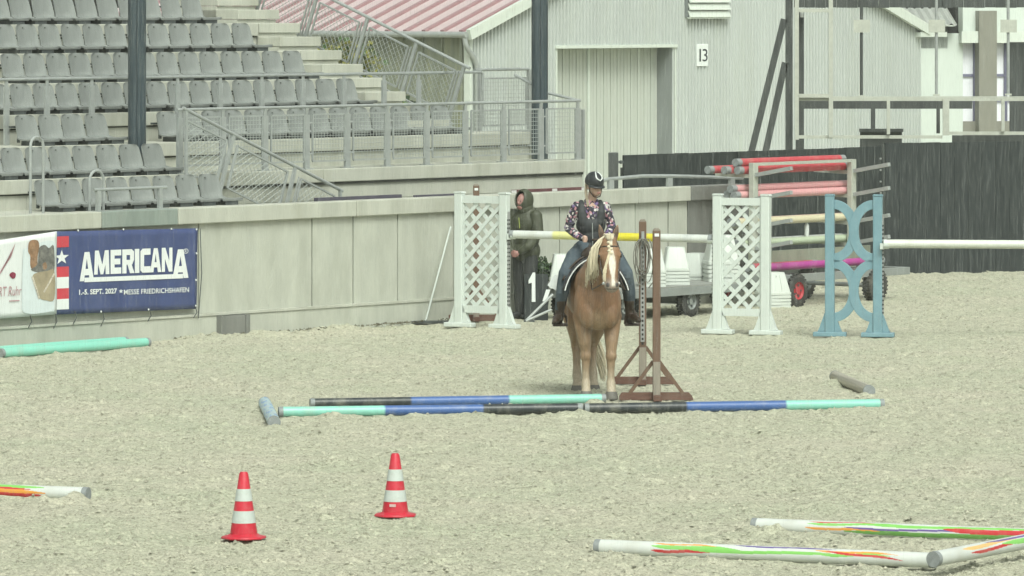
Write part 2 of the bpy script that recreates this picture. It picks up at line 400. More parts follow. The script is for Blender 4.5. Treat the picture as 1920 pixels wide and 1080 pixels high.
# ------------------------------------------------------------------ seats
def seat_meshes():
    prof = [(-.40, .002), (-.398, .016), (-.34, .020), (-.26, .012), (-.18, .008), (-.10, .014), (-.05, .034), (-.022, .075), (-.002, .14), (.018, .21), (.036, .27), (.046, .30), (.050, .308)]
    wid = [.178, .186, .192, .195, .196, .196, .195, .193, .190, .185, .175, .145, .11]
    n = 10; sh = MB(); vs_ = []; fs_ = []
    for k, ((y, z), w) in enumerate(zip(prof, wid)):
        for j in range(n + 1):
            t = j / n * 2 - 1; up = (.026 if k > 6 else .006) * abs(t) ** 3
            back = k >= 7
            vs_.append((w * t, y - (up if back else 0), z + (0 if back else up * (1 if k > 0 else 0))))
    m = n + 1
    for k in range(len(prof) - 1):
        for j in range(n):
            fs_.append((k * m + j, k * m + j + 1, (k + 1) * m + j + 1, (k + 1) * m + j))
    # under side, 12 mm below/behind
    o = len(vs_)
    for k, ((y, z), w) in enumerate(zip(prof, wid)):
        for j in range(n + 1):
            v = vs_[k * m + j]; vs_.append((v[0], v[1] + (.013 if k >= 6 else .004), v[2] - (.016 if k < 7 else 0)))
    K = len(prof)
    for k in range(K - 1):
        for j in range(n): fs_.append((o + k * m + j, o + (k + 1) * m + j, o + (k + 1) * m + j + 1, o + k * m + j + 1))
        fs_.append((k * m, (k + 1) * m, o + (k + 1) * m, o + k * m)); fs_.append((k * m + n, o + k * m + n, o + (k + 1) * m + n, (k + 1) * m + n))
    for j in range(n):
        fs_.append((j, o + j, o + j + 1, j + 1)); e = (K - 1) * m; fs_.append((e + j, e + j + 1, o + e + j + 1, o + e + j))
    sh.add(vs_, fs_); me_s = sh.mesh('shell'); me_s.materials.append(M['seat']); shade(me_s, 60)
    br = MB().mm(-.11, .11, -.385, -.03, -.063, -.006).mm(-.085, -.06, .035, .07, -.03, .2).mm(.06, .085, .035, .07, -.03, .2)
    br.mm(-.207, .207, .072, .09, .15, .175)
    me_b = br.mesh('bracket'); me_b.materials.append(M['bracket'])
    return me_s, me_b
ME_S, ME_B = seat_meshes()
ME_N = MB().box((-.04, .022, .265), (.020, .010, .016), R=Matrix.Rotation(math.radians(-14), 3, 'X')).mesh('number_plate'); ME_N.materials.append(mat('grey_number_plate', (.13, .14, .135), .5))
ORD = ['first', 'second', 'third', 'fourth', 'fifth', 'sixth', 'seventh', 'eighth', 'ninth', 'tenth', 'eleventh', 'twelfth', 'thirteenth', 'fourteenth', 'fifteenth', 'sixteenth', 'seventeenth', 'eighteenth', 'nineteenth', 'twentieth', 'twenty-first', 'twenty-second', 'twenty-third', 'twenty-fourth', 'twenty-fifth']
PITCH = .414
rows = [  # tier index, [(rightmost pixel x, count)], phrase
    (0, [(389, 8)], 'the lowest row above the arena wall'),
    (1, [(283, 8)], 'the second row from the bottom'),
    (2, [(822, 14), (176, 4)], 'the row partly behind the platform railing'),
    (3, [(646, 17)], 'the fourth row from the bottom'),
    (4, [(546, 14)], 'the third row from the top'),
    (5, [(450, 12)], 'the second row from the top'),
    (6, [(355, 10)], 'the topmost row in view'),
]
for (i, groups, phrase) in rows:
    bb = tier_b(i) + .45; cnt = 0
    for (px, num) in groups:
        a_r = a_of(px, bb)
        for k in range(num):
            s = sthing('stadium_seat', 'grey shell seat, %s from the right in %s' % (ORD[cnt], phrase), 'seat', a_r - k * PITCH + random.uniform(-.006, .006), bb - .02, tier_z(i) + .062, 'grey shell seats on the grandstand')
            s.rotation_euler.z += random.uniform(-.012, .012)
            for nm, me_ in (('shell', ME_S), ('bracket', ME_B), ('number_plate', ME_N)):
                o = bpy.data.objects.new(nm, me_); col.objects.link(o); o.parent = s
            cnt += 1

# ------------------------------------------------------------------ columns of the stand roof
for px, lab in ((257, 'tall dark blue-grey steel column rising among the left seats'), (1012, 'tall dark blue-grey steel column at the right end of the platform')):
    a = a_of(px, 1.85)
    c = sthing('roof_column', lab, 'column', a, 1.85, 0, 'columns of the stand')
    m = MB(); m.lathe([(.112, .6), (.112, 7.5)], 24); m.build('shaft', M['column'], c, smooth=True)
    MB().tube([(-.075, -.095, .7), (-.075, -.095, 7.4)], .022, 8).build('drain_pipe', M['column'], c, smooth=True)

# ------------------------------------------------------------------ railings
def wire_panel(parent, c4, du=.055, dv=.05, r=.0042, diag=False, fr=.011):
    """frame and wire mesh filling the quadrilateral c4 (bottom-left, bottom-right, top-right, top-left)"""
    c4 = [Vector(p) for p in c4]
    f = MB()
    for i in range(4): f.bar(c4[i], c4[(i + 1) % 4], fr * 2, fr * 2, up=(0, 1, 0))
    fo = f.build('panel_frame', M['galv'], parent)
    w = MB()
    def pt(s, t): return (c4[0] * (1 - s) + c4[1] * s) * (1 - t) + (c4[3] * (1 - s) + c4[2] * s) * t
    lu = (c4[1] - c4[0]).length; lv = (c4[3] - c4[0]).length
    if diag:
        nn = 0; step = du / lu; asp = lv / lu
        k = -asp
        while k < 1:
            for sgn in (0, 1):
                s0, t0 = (k, 0) if k >= 0 else (0, -k / asp)
                s1 = k + asp; t1 = 1.0
                if s1 > 1: t1 = (1 - k) / asp; s1 = 1
                if t1 > t0 + .02:
                    q0, q1 = (pt(s0, t0), pt(s1, t1)) if sgn == 0 else (pt(1 - s0, t0), pt(1 - s1, t1))
                    w.tube([q0, q1], r, 3, cap=False)
            k += step * 1.15
    else:
        n = max(2, int(lu / du))
        for k in range(1, n): w.tube([pt(k / n, 0), pt(k / n, 1)], r, 3, cap=False)
        n = max(2, int(lv / dv))
        for k in range(1, n): w.tube([pt(0, k / n), pt(1, k / n)], r, 3, cap=False)
    joined(w.build('wire_mesh', M['wire'], fo))

# platform railing
pr = sthing('platform_railing', 'galvanised railing with wire mesh panels along the front of the platform', 'railing', 0, 0, 0)
RB = 1.27; zf = tier_z(1); zr = zf + .79
pa = [a_of(337, RB) + (a_of(1083, RB) - a_of(337, RB)) * k / 10 for k in range(11)]
MB().tube([(pa[0] - .05, RB, zr), (pa[-1] + .05, RB, zr)], .021, 10).build('top_rail', M['galv'], pr, smooth=True)
for k, a in enumerate(pa):
    o = MB().mm(a - .045, a + .045, RB - .02, RB + .02, zf, zr - .10).bar((a, RB, zr - .11), (a, RB - .01, zr), .016, .05, up=(1, 0, 0)).mm(a - .075, a + .075, RB - .06, RB + .06, zf, zf + .012).build('post', M['galv'], pr)
for k in range(10):
    x0, x1 = pa[k] + .085, pa[k + 1] - .085
    wire_panel(pr, [(x0, RB - .03, zf + .10), (x1, RB - .03, zf + .10), (x1, RB - .03, zr - .10), (x0, RB - .03, zr - .10)])
    m = MB()
    for x, q in ((x0, pa[k] + .045), (x1, pa[k + 1] - .045)):
        for zz in (zf + .2, zr - .2): m.bar((x, RB - .03, zz), (q, RB - .01, zz), .012, .02)
    m.build('clamp', M['galv'], pr)
# return of the rail at the right end, going back
MB().tube([(pa[-1] + .03, RB, zr), (pa[-1] - .02, RB + .5, zr + .10), (pa[-1] - .1, RB + 1.0, zr + .34)], .02, 8).build('return_rail', M['galv'], pr, smooth=True)
MB().mm(pa[-1] + .10, pa[-1] + .14, RB - .02, RB + .02, zf, zr - .12).build('post', M['galv'], pr)

# railing on the walkway behind the third row
ur = sthing('row_railing', 'long galvanised tube rail with flat posts behind the third row of seats', 'railing')
UB = 2.52; uz = 3.10; uf = tier_z(2)
ae = a_of(905, UB)
MB().tube([(A_L, UB, uz), (ae - .04, UB, uz), (ae, UB, uz - .03), (ae, UB, uz - .26)], .021, 10).build('top_rail', M['galv'], ur, smooth=True)
for px in (-90, 12, 88, 172, 333, 413, 491, 568, 645, 720, 785):
    a = a_of(px, UB)
    MB().mm(a - .04, a + .04, UB - .015, UB + .015, uf, uz - .09).bar((a, UB, uz - .1), (a, UB, uz), .014, .05, up=(1, 0, 0)).build('post', M['galv'], ur)

# sloping rail of the steps in front of the platform
sr = sthing('stair_railing', 'sloping galvanised stair railing with mesh panels in front of the platform', 'railing')
SB = .95
p0 = az(352, 207, SB); p1 = az(642, 358, SB)
def sp(t, d=0.0):   # along the rail, d metres below it at right angles
    v = Vector((p1[0] - p0[0], 0, p1[1] - p0[1])); nrm = Vector((v.z, 0, -v.x)).normalized()
    return Vector((p0[0], SB, p0[1])) + v * t + nrm * d
MB().tube([sp(-.03), sp(1.0)], .022, 10).build('top_rail', M['galv'], sr, smooth=True)
for t in (.29, .69):
    MB().bar(sp(t), sp(t, .74), .05, .03, up=(0, 1, 0)).bar(sp(t + .035, .1), sp(t + .035, .66), .016, .016, up=(0, 1, 0)).bar(sp(t - .035, .1), sp(t - .035, .66), .016, .016, up=(0, 1, 0)).build('post', M['galv'], sr)
MB().bar(sp(.985), sp(.985) - Z * .5, .03, .04).build('post', M['galv'], sr)
q0 = Vector((p0[0] - .03, SB, p0[1] - .12)); q1 = Vector((p0[0] - .03, SB, p0[1] - .78))
MB().bar(q0 + Z * .12, q1 - Z * .3, .045, .03, up=(0, 1, 0)).build('post', M['galv'], sr)
wire_panel(sr, [q1, sp(.26, .66), sp(.26, .11), q0], diag=True, du=.075)
wire_panel(sr, [sp(.33, .66), sp(.65, .66), sp(.65, .11), sp(.33, .11)], diag=True, du=.075)
wire_panel(sr, [sp(.74, .60), sp(.96, .60), sp(.96, .11), sp(.74, .11)], diag=True, du=.075)

# railing beside the aisle stair at the right end of the upper rows
er = sthing('aisle_railing', 'galvanised mesh railing climbing beside the aisle stair of the upper rows', 'railing')
EA = 11.1
ez0 = Vector((EA, 2.05, 3.16)); ez1 = Vector((EA, 6.4, 4.82))
ev = (ez1 - ez0); el = ev.length; ed = ev.normalized(); en = Vector((0, ed.z, -ed.y))
def ep(t, d=0.0): return ez0 + ed * t + en * d
MB().tube([ep(0), ep(el)], .022, 10).build('top_rail', M['galv'], er, smooth=True)
ts = [.10, .98, 1.90, 2.85, 3.8]
for t in ts:
    MB().bar(ep(t), ep(t, .86), .05, .03, up=(1, 0, 0)).bar(ep(t + .07, .1), ep(t + .07, .7), .018, .018, up=(1, 0, 0)).build('post', M['galv'], er)
for t, t2 in zip(ts, ts[1:]):
    wire_panel(er, [ep(t + .12, .70), ep(t2 - .08, .70), ep(t2 - .08, .12), ep(t + .12, .12)], diag=True, du=.075)
MB().bar(ep(0, .80), ep(el, .80), .02, .03, up=(1, 0, 0)).build('lower_rail', M['galv'], er)

gt = sthing('landing_gate', 'galvanised mesh gate standing on the landing beside the right column', 'gate')
ga0, ga1 = a_of(900, 3.0), a_of(992, 3.0); gz = 2.28
MB().tube([(ga0 - .1, 3.0, 3.12), (ga1, 3.0, 3.12)], .02, 8).build('top_rail', M['galv'], gt, smooth=True)
for a in (ga0, ga1): MB().mm(a - .03, a + .03, 2.98, 3.02, gz - .5, 3.11).build('post', M['galv'], gt)
wire_panel(gt, [(ga0 + .06, 3, gz + .08), (ga1 - .06, 3, gz + .08), (ga1 - .06, 3, 3.0), (ga0 + .06, 3, 3.0)])
MB().mm(ga0, ga1, 2.985, 3.015, gz - .03, gz).build('bottom_rail', M['galv'], gt)

# grab hoops and the short rail over the flap
def hoop(px0, px1, ytop, lab):
    bq = .28; a0_, zt = az(px0, ytop, bq); a1_, _ = az(px1, ytop, bq)
    h = sthing('grab_hoop', lab, 'grab rail', (a0_ + a1_) / 2, bq, 0, 'grab hoops at the stair')
    w = (a1_ - a0_) / 2; pts = [(-w, 0, 1.42), (-w, 0, zt - w)] + [(-w * math.cos(t), 0, zt - w + w * math.sin(t)) for t in [math.pi * k / 8 for k in range(1, 8)]] + [(w, 0, zt - w), (w, 0, 1.42)]
    MB().tube(pts, .017, 8).build('tube', M['galv'], h, smooth=True)
    MB().mm(-w - .04, -w + .04, -.04, .04, 1.42, 1.50).mm(w - .04, w + .04, -.04, .04, 1.42, 1.50).build('foot_plate', M['galv'], h)
hoop(57, 81, 257, 'taller galvanised grab hoop at the left of the lowest seats')
hoop(168, 194, 320, 'lower galvanised grab hoop beside the short guard rail')
gr_ = sthing('guard_rail', 'short galvanised guard rail on the wall above the grey steel flap', 'guard rail')
g0 = az(176, 356, .12); g1 = az(312, 351, .12)
MB().tube([(g0[0], .12, g0[1]), (g1[0], .12, g1[1])], .02, 8).build('top_rail', M['galv'], gr_, smooth=True)
for px in (184, 300):
    a = a_of(px, .12); MB().mm(a - .03, a + .03, .10, .14, WT - .0, g0[1] - .01).build('post', M['galv'], gr_)

# handrail on the right part of the wall
hr = sthing('wall_handrail', 'grey tube handrail on top of the wall behind the rider', 'handrail')
hp = [az(1118, 342, .10), az(1140, 336, .10), az(1205, 330, .10), az(1262, 330, .10), az(1392, 334, .10)]
MB().tube([(a, .10, z) for a, z in hp], .024, 8).build('tube', M['galv'], hr, smooth=True)
for px in (1145, 1255, 1372):
    a = a_of(px, .1); MB().mm(a - .05, a + .05, .08, .12, WT, 1.70).build('post', M['galv'], hr)
# dark boards lying on the wall behind the coping
for x0, x1, y, lab, cm in ((592, 750, 371, 'dark board lying on the wall below the stair railing', 0), (778, 852, 366, 'short dark board lying on the wall left of the lattice wing', 0), (962, 1092, 356, 'maroon board with white tags lying on the wall behind the rider', 1)):
    a0_, z0_ = az(x0, y, .30); a1_, z1_ = az(x1, y, .30)
    bd = sthing('loose_board', lab, 'board', (a0_ + a1_) / 2, .30, z0_, 'boards lying on the wall')
    MB().mm(-(a1_ - a0_) / 2, (a1_ - a0_) / 2, -.03, .03, -.05, .0).build('plank', mat('maroon_board' if cm else 'slate_board', (.13, .055, .06) if cm else (.09, .085, .11), .5, .2), bd)
    if cm:
        for t in (-.75, .1, .72): MB().mm(t - .05, t + .05, -.036, -.03, -.04, -.005).build('paper_tag', mat('tag_white', (.6, .6, .58), .6), bd)
    MB().mm(-(a1_ - a0_) / 2 + .02, -(a1_ - a0_) / 2 + .08, -.06, .06, WT - z0_ - .25, -.05).mm((a1_ - a0_) / 2 - .08, (a1_ - a0_) / 2 - .02, -.06, .06, WT - z0_ - .25, -.05).build('rest_block', M['concrete'], bd)
# ------------------------------------------------------------------ hall behind the stand
M['corr'] = mat('pale_corrugated_sheet', (.49, .525, .505), .42, .05, 2, stain=(.47, .50, .44), stain_amt=.4, stretch=(1, 1, .15), sscale=1.5, metal=.1, spec=.5)
M['door'] = mat('pale_door_boards', (.46, .49, .44), .5, .07, 2, stain=(.40, .43, .38), stain_amt=.5, stretch=(5, 5, .2), sscale=1.5)
M['trim'] = mat('pale_metal_trim', (.58, .63, .57), .4, .05)
M['grey_jamb'] = mat('grey_jamb', (.22, .24, .235), .6, .08, stretch=(1, 1, .3))
M['eave_wall'] = mat('weathered_grey_boards', (.21, .23, .18), .7, .2, 2, stain=(.30, .30, .13), stain_amt=.55, stretch=(5, 5, .3), sscale=1.3)
M['roof_pink'] = mat('red_roof_sky_sheen_paint', (.52, .43, .435), .35, .06, 2, stain=(.54, .48, .48), stain_amt=.5, spec=.6)  # pale sky reflection of the wet red sheet is mixed into the colour
M['roof_rib'] = mat('dark_red_roof_rib', (.33, .20, .21), .45, .1)
M['white_wall'] = mat('white_render', (.56, .62, .57), .7, .03, 1.5)
M['dark_timber'] = mat('dark_weathered_timber', (.055, .062, .06), .65, .2, 3, stain=(.12, .13, .125), stain_amt=.5, stretch=(10, 10, .35), sscale=2)

HD = 105.0
C0 = Vector(((880 - 960) / F * HD, HD, 0))
hall = thing('storage_hall', 'pale corrugated metal hall with red roof coloured pale for sky sheen behind the grandstand', 'building', C0, UROT)
def hx(px, off=0.0):   # distance along the gable wall for a pixel column
    k = (px - 960) / F; return (k * C0.y - C0.x) / (U.x - U.y * k)
def hzz(px, y): return H - y * (C0.y + U.y * hx(px)) / F
GW = hx(1718) + .15; EZ = 3.46; PK = EZ + GW / 2 * .345
def gz_(t): return EZ + .345 * min(t, GW - t)
def corr_strip(t0, t1, zb, ztop_fn, pitch=.105, amp=.030, name='corrugated_sheet', y=0.0):
    n = int((t1 - t0) / (pitch / 10)); vs_ = []; fs_ = []
    for k in range(n + 1):
        t = t0 + (t1 - t0) * k / n; yy = y - amp * max(-1, min(1, 2.2 * math.sin(2 * math.pi * t / pitch) + .8))
        vs_ += [(t, yy, zb), (t, yy, ztop_fn(t))]
    for k in range(n): fs_.append((2 * k, 2 * k + 2, 2 * k + 3, 2 * k + 1))
    m = MB(); m.add(vs_, fs_); return m.build(name, M['corr'], hall, smooth=True)
d0, d1 = hx(1043), hx(1260); dz = hzz(1150, 89)
corr_strip(0, d0, 0, gz_); corr_strip(d0, d1, dz + .02, gz_); corr_strip(d1, GW, 0, gz_)
# solid core behind the sheets
MB().prism([(0, 0), (0, EZ - .05), (GW / 2, PK - .05), (GW, EZ - .05), (GW, 0), (d1 + .02, 0), (d1 + .02, dz + .03), (d0 - .02, dz + .03), (d0 - .02, 0)], .04, .1).build('gable_core', M['corr'], hall)
# door: recessed leaves of narrow boards
dd = MB()
nb = 34; lw = (d1 - d0)
for k in range(nb):
    MB().mm(d0 + lw * k / nb + .006, d0 + lw * (k + 1) / nb - .006, .36 + (k % 2) * .006, .40, 0, dz - .02).build('door_board', M['door'], hall)
MB().mm(d0, d1, .41, .44, 0, dz).build('door_back', M['grey_jamb'], hall)
MB().mm(hx(1128), hx(1128) + .06, .33, .36, 0, dz - .02).build('door_rail', M['trim'], hall)
MB().mm(d1, d1 + .02, .0, .45, 0, dz).build('door_jamb', M['grey_jamb'], hall)
MB().mm(d0 - .05, d0, -.03, .45, 0, dz).build('door_jamb', M['trim'], hall)
MB().mm(d0 - .08, d1 + .12, -.06, .45, dz - .01, dz + .05).build('door_lintel', M['trim'], hall)
MB().mm(d1 + .02, d1 + .10, -.03, .02, 0, dz - .01).build('door_trim', M['trim'], hall)
# louvre vent
v0, v1 = hx(1283), hx(1357); vz0 = hzz(1320, 32)
lv = MB().mm(v0, v1, -.10, .02, vz0, vz0 + .75).build('louvre_vent', M['grey_jamb'], hall)
for k in range(5):
    MB().box(((v0 + v1) / 2, -.135, vz0 + .06 + k * .145), (v1 - v0 + .04, .02, .135), R=Matrix.Rotation(math.radians(-22), 3, 'X')).build('slat', M['trim'], lv)
MB().mm(v0 - .03, v1 + .03, -.15, -.10, vz0 - .03, vz0 - .005).build('vent_sill', M['trim'], lv)
# side wall under the eave and the roof
LEN = 10.0
MB().mm(.0, .06, .1, LEN, 0, EZ - .02).build('side_wall', M['eave_wall'], hall)
for k in range(20):
    MB().mm(-.035, .0, .15 + k * .48, .15 + k * .48 + .05, 0, EZ - .04).build('wall_batten', M['eave_wall'], hall)
OV = .18
def roof_pt(t, y, dz_=0.0): return (t, y, gz_(t) + .06 + dz_) if t >= 0 else (t, y, EZ + .345 * t + .06 + dz_)
rf = MB(); rf.add([roof_pt(-OV, -.1), roof_pt(GW / 2, -.1), roof_pt(GW / 2, LEN), roof_pt(-OV, LEN)], [(0, 1, 2, 3)])
rf.add([roof_pt(-OV, -.1, -.05), roof_pt(GW / 2, -.1, -.05), roof_pt(GW / 2, LEN, -.05), roof_pt(-OV, LEN, -.05)], [(3, 2, 1, 0)])
roof = rf.build('roof', M['roof_pink'], hall)
for k in range(22):
    y = .05 + k * .455
    m = MB(); m.bar(roof_pt(-OV - .01, y, .025), roof_pt(GW / 2, y, .025), .085, .05); m.build('roof_rib', M['roof_rib'], roof)
rb = MB(); rb.add([roof_pt(GW / 2, -.1), roof_pt(GW - .0, -.1), roof_pt(GW - .0, LEN), roof_pt(GW / 2, LEN)], [(0, 1, 2, 3)]); rb.build('rear_roof', M['roof_pink'], hall)
MB().bar(roof_pt(-OV, -.14, -.04), roof_pt(GW / 2, -.14, -.04), .09, .20).build('verge_trim', M['trim'], hall)
MB().bar((GW / 2, -.14, PK + .02), (GW + .12, -.14, EZ - .02), .09, .20).build('verge_trim', M['trim'], hall)
MB().mm(GW - .22, GW + .75, -.16, -.02, EZ - .16, EZ - .06).build('eave_box', M['trim'], hall)
MB().tube([(-OV - .05, -.12, EZ - .04), (-OV - .05, LEN, EZ - .02)], .06, 10).build('gutter', M['galv'], hall, smooth=True)
MB().tube([(-OV - .03, -.05, EZ - .05), (-OV - .03, -.08, EZ - .22), (-.12, -.09, EZ - .34), (.02, -.1, EZ - .48), (.10, -.1, EZ - .62), (.10, -.1, 0)], .05, 10).build('downpipe', M['galv'], hall, smooth=True)
MB().mm(-.04, .05, -.04, .1, 0, EZ).build('corner_trim', M['trim'], hall)

# number sign
def text_obj(body, parent, mat_, x0, x1, z0, z1, y, bold=0.0, name='lettering', shear=0.0, space=1.0):
    """flat lettering fitted into x0..x1, z0..z1 on the local plane y"""
    cu = bpy.data.curves.new(name, 'FONT'); cu.body = body; cu.size = 1.0; cu.offset = bold; cu.shear = shear; cu.space_character = space; cu.resolution_u = 3
    o = bpy.data.objects.new(name, cu); col.objects.link(o)
    dg = bpy.context.evaluated_depsgraph_get(); me_ = bpy.data.meshes.new_from_object(o.evaluated_get(dg))
    bpy.data.objects.remove(o); bpy.data.curves.remove(cu)
    xs = [v.co.x for v in me_.vertices]; ys = [v.co.y for v in me_.vertices]
    ax, bx, ay, by = min(xs), max(xs), min(ys), max(ys)
    for v in me_.vertices:
        v.co = ((v.co.x - ax) / (bx - ax) * (x1 - x0) + x0, y, (v.co.y - ay) / (by - ay) * (z1 - z0) + z0)
    me_.materials.append(mat_)
    ob = bpy.data.objects.new(name, me_); col.objects.link(ob); ob.parent = parent; return ob
M['sign_white'] = mat('sign_white', (.70, .74, .72), .4, .03)
M['sign_black'] = mat('sign_black', (.03, .035, .04), .5, .05)
t13 = hx(1303); t13b = hx(1324.5); s_ = thing('number_sign', 'white sign with black number 13 on the corrugated hall wall', 'sign', C0 + U * t13 - N * .03, UROT)
wz0, wz1 = hzz(1313, 124.5), hzz(1313, 82.5)
MB().mm(0, t13b - t13, -.02, 0, wz0, wz1).build('plate', M['sign_white'], s_, bevel=.01)
wS = t13b - t13; hS = wz1 - wz0
text_obj('1', s_, M['sign_black'], wS * .20, wS * .34, wz0 + hS * .22, wz0 + hS * .78, -.024, .0)
text_obj('3', s_, M['sign_black'], wS * .47, wS * .92, wz0 + hS * .22, wz0 + hS * .78, -.024, .0)

# ------------------------------------------------------------------ white building further right
WB = P(1752, 0, 121); wb = thing('white_building', 'white rendered building with tall windows beyond the black fence', 'building', (WB.x, WB.y, 0), math.radians(14))
def wx(px): return ((px - 960) / F * 121 - WB.x) * 1.0
def wz(y): return H - y / F * 122
M['pane'] = mat('pane_painted_sky_bright', (.78, .80, .84), .3, .02, spec=.5)  # pale colour stands in for the bright sky seen through the glass
M['frame_blue'] = mat('grey_blue_window_frame', (.16, .16, .24), .5, .05)
M['taupe'] = mat('taupe_pillar', (.22, .22, .185), .7, .08, stretch=(2, 2, .3))
M['corr_grey'] = mat('grey_fibre_cement', (.36, .38, .35), .6, .1, 2)
def wpart(name, m, x0, x1, y0, y1, d0=0.0, d1=.3, par=wb): return MB().mm(wx(x0), wx(x1), d0, d1, wz(y1), wz(y0)).build(name, M[m], par)
MB().mm(wx(1700), wx(1808), 0, .3, 0, wz(62)).build('wall', M['white_wall'], wb)
wpart('wall', 'white_wall', 1808, 2060, -20, 60)
MB().mm(wx(1808), wx(2060), 0, .3, 0, wz(226)).build('wall', M['taupe'], wb)
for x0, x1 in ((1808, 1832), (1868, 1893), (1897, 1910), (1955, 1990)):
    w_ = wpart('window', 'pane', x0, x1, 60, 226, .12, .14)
    wpart('mullion', 'frame_blue', x0, x1, 138, 143, .08, .12, w_); wpart('mullion', 'frame_blue', x0, x1, 188, 190, .08, .12, w_)
    wpart('window_frame', 'frame_blue', x0 - 1.5, x0 + .8, 60, 226, .05, .12, w_); wpart('window_frame', 'frame_blue', x1 - .8, x1 + 1.5, 60, 226, .05, .12, w_)
MB().mm(wx(1833), wx(1868), -.25, .2, 0, wz(20)).build('pillar', M['taupe'], wb)
MB().mm(wx(1911), wx(1955), -.1, .2, 0, wz(60)).build('pillar', M['taupe'], wb)
wpart('lintel_beam', 'trim', 1800, 2060, 58, 80, -.2, -.02)
# corrugated roof over a lean-to on the left of it
lr = MB(); nr = 60; vs_ = []; fs_ = []
for k in range(nr + 1):
    x = -1.35 + 1.75 * k / nr; w_ = .03 * math.sin(k * 2 * math.pi / 6)
    vs_ += [(x, -.35, wz(46) + w_), (x + .35, 1.4, wz(14) + w_)]
for k in range(nr): fs_.append((2 * k, 2 * k + 2, 2 * k + 3, 2 * k + 1))
lr.add(vs_, fs_); lr.build('lean_to_roof', M['corr_grey'], wb, smooth=True)
MB().mm(-1.2, .3, .0, .05, wz(90), wz(48)).build('lean_to_wall', M['dark_timber'], wb)
MB().mm(-1.2, .35, -.33, -.30, wz(49), wz(46.5)).build('lean_to_fascia', M['trim'], wb)

# ------------------------------------------------------------------ dark fences
M['fence'] = mat('wet_black_fence_board', (.024, .030, .031), .6, .22, 3, .05, 40, stain=(.055, .064, .063), stain_amt=.55, stretch=(16, 16, .28), sscale=1.6)
def board_fence(name, label, p0, p1, z1, bw=.24, z0=-.05, rails=True):
    p0, p1 = Vector(p0), Vector(p1); d = p1 - p0; ln = d.length
    f = thing(name, label, 'fence', p0, math.atan2(d.y, d.x))
    n = max(1, round(ln / bw)); w = ln / n; rr = random.Random(len(label))
    for k in range(n):
        MB().mm(k * w + .0015, (k + 1) * w - .0015, rr.uniform(-.002, .002), .035, z0, z1 + rr.uniform(-.004, .004)).build('board', M['fence'], f)
    MB().mm(0, ln, .036, .08, z1 - .35, z1 - .2).mm(0, ln, .036, .08, .3, .45).build('backing_rail', M['dark_timber'], f)
    return f, ln
fA = Vector((5.53, 83.0, 0)); fB = Vector((9.6, 85.1, 0)); fC = Vector((3.25, 80.2, 0))
f1, l1 = board_fence('board_fence', 'tall wet black board fence at the right edge of the arena', fA, fB, 1.95)
f2, l2 = board_fence('board_fence', 'tall black board fence panel behind the pole rack', fC, fA - Vector((.03, .03, 0)), 1.90)
bo = MB()
for k in range(9): bo.mm(l2 - .10, l2 - .07, -.02, -.005, .35 + k * .17, .375 + k * .17)
bo.build('bolt', M['galv'], f2)
MB().mm(l2 - .05, l2 + .0, -.03, .06, -.05, 1.93).build('end_post', M['dark_timber'], f2)
# lower fence and its gate post behind the wall
lf0 = P(1170, 0, 88); lf1 = P(1386, 0, 90)
f3, l3 = board_fence('low_fence', 'low black board fence below the hall, behind the wall handrail', (lf0.x, lf0.y, 0), (lf1.x, lf1.y, 0), H - 289 / F * 88.5, .3)
gp = P(1150, 0, 88)
g_ = thing('gate_post', 'short black gate post with hinge below the hall door', 'post', (gp.x, gp.y, 0))
gzt = H - 286 / F * 88
MB().box((0, 0, gzt / 2), (.155, .155, gzt)).build('post', M['dark_timber'], g_, bevel=.01)
MB().mm(.08, .165, -.02, .02, gzt - .17, gzt - .13).sphere((.12, 0, gzt - .15), .03, seg=8, rings=6).build('hinge', M['bracket'], g_)
lp = P(1389, 0, 89); g2 = thing('gate_post', 'pale metal gate post at the right end of the low black fence', 'post', (lp.x, lp.y, 0))
MB().box((0, 0, .95), (.05, .05, 1.9)).build('post', M['trim'], g2); MB().box((0, 0, 1.91), (.06, .06, .02)).build('cap', M['trim'], g2)

# ------------------------------------------------------------------ steel frame and shelter behind the fence
FD = 87.5
def fx(px): return (px - 960) / F * FD
def fz(y): return H - y / F * FD
M['alu'] = mat('dull_aluminium', (.46, .48, .42), .45, .1, 10, metal=.2, stain=(.34, .35, .30), stain_amt=.5, sscale=6)
fr = thing('display_frame', 'large pale aluminium display frame above the black fence', 'frame', (fx(1495), FD, 0))
ox = fx(1495)
def fbar(name, x0, x1, y0, y1, d=.06, dy=0.0, m='alu', par=None):
    return MB().mm(fx(x0) - ox, fx(x1) - ox, dy, dy + d, fz(y1), fz(y0)).build(name, M[m], par or fr)
for x0, x1, y0, y1 in ((1490.5, 1498, -30, 262), (1554, 1562, -30, 258), (1663, 1669, 189, 252), (1768, 1780, 186, 254), (1878, 1884, 186, 246)):
    fbar('upright', x0, x1, y0, y1, .07, random.uniform(0, .01))
fbar('cross_bar', 1498.3, 1553.8, 16.5, 23); fbar('cross_bar', 1498.3, 1553.8, 176, 183, .06)
fbar('cross_bar', 1498.3, 2000, 183.5, 189.5, .06, .075); fbar('cross_bar', 1498.3, 2000, 181, 183.2, .10, .08)
fbar('cross_bar', 1498.3, 1767.6, 254, 260, .06, .075); fbar('cross_bar', 1780.5, 2000, 247, 253, .06, .075)
for x, y1, m in ((1617, 181, 'dark_timber'), (1758, 179, 'galv'), (1893, 178, 'galv')):
    MB().tube([(fx(x) - ox, .25, fz(-30)), (fx(x) - ox, .25, fz(y1))], .024, 8).build('hanger', M[m], fr, smooth=True)
    fbar('hanger_foot', x - 6, x + 6, y1 - 2, y1 + 1.5, .08, .2)
    fbar('hanger_plate', x - 15, x + 16, 37, 61, .012, .20)
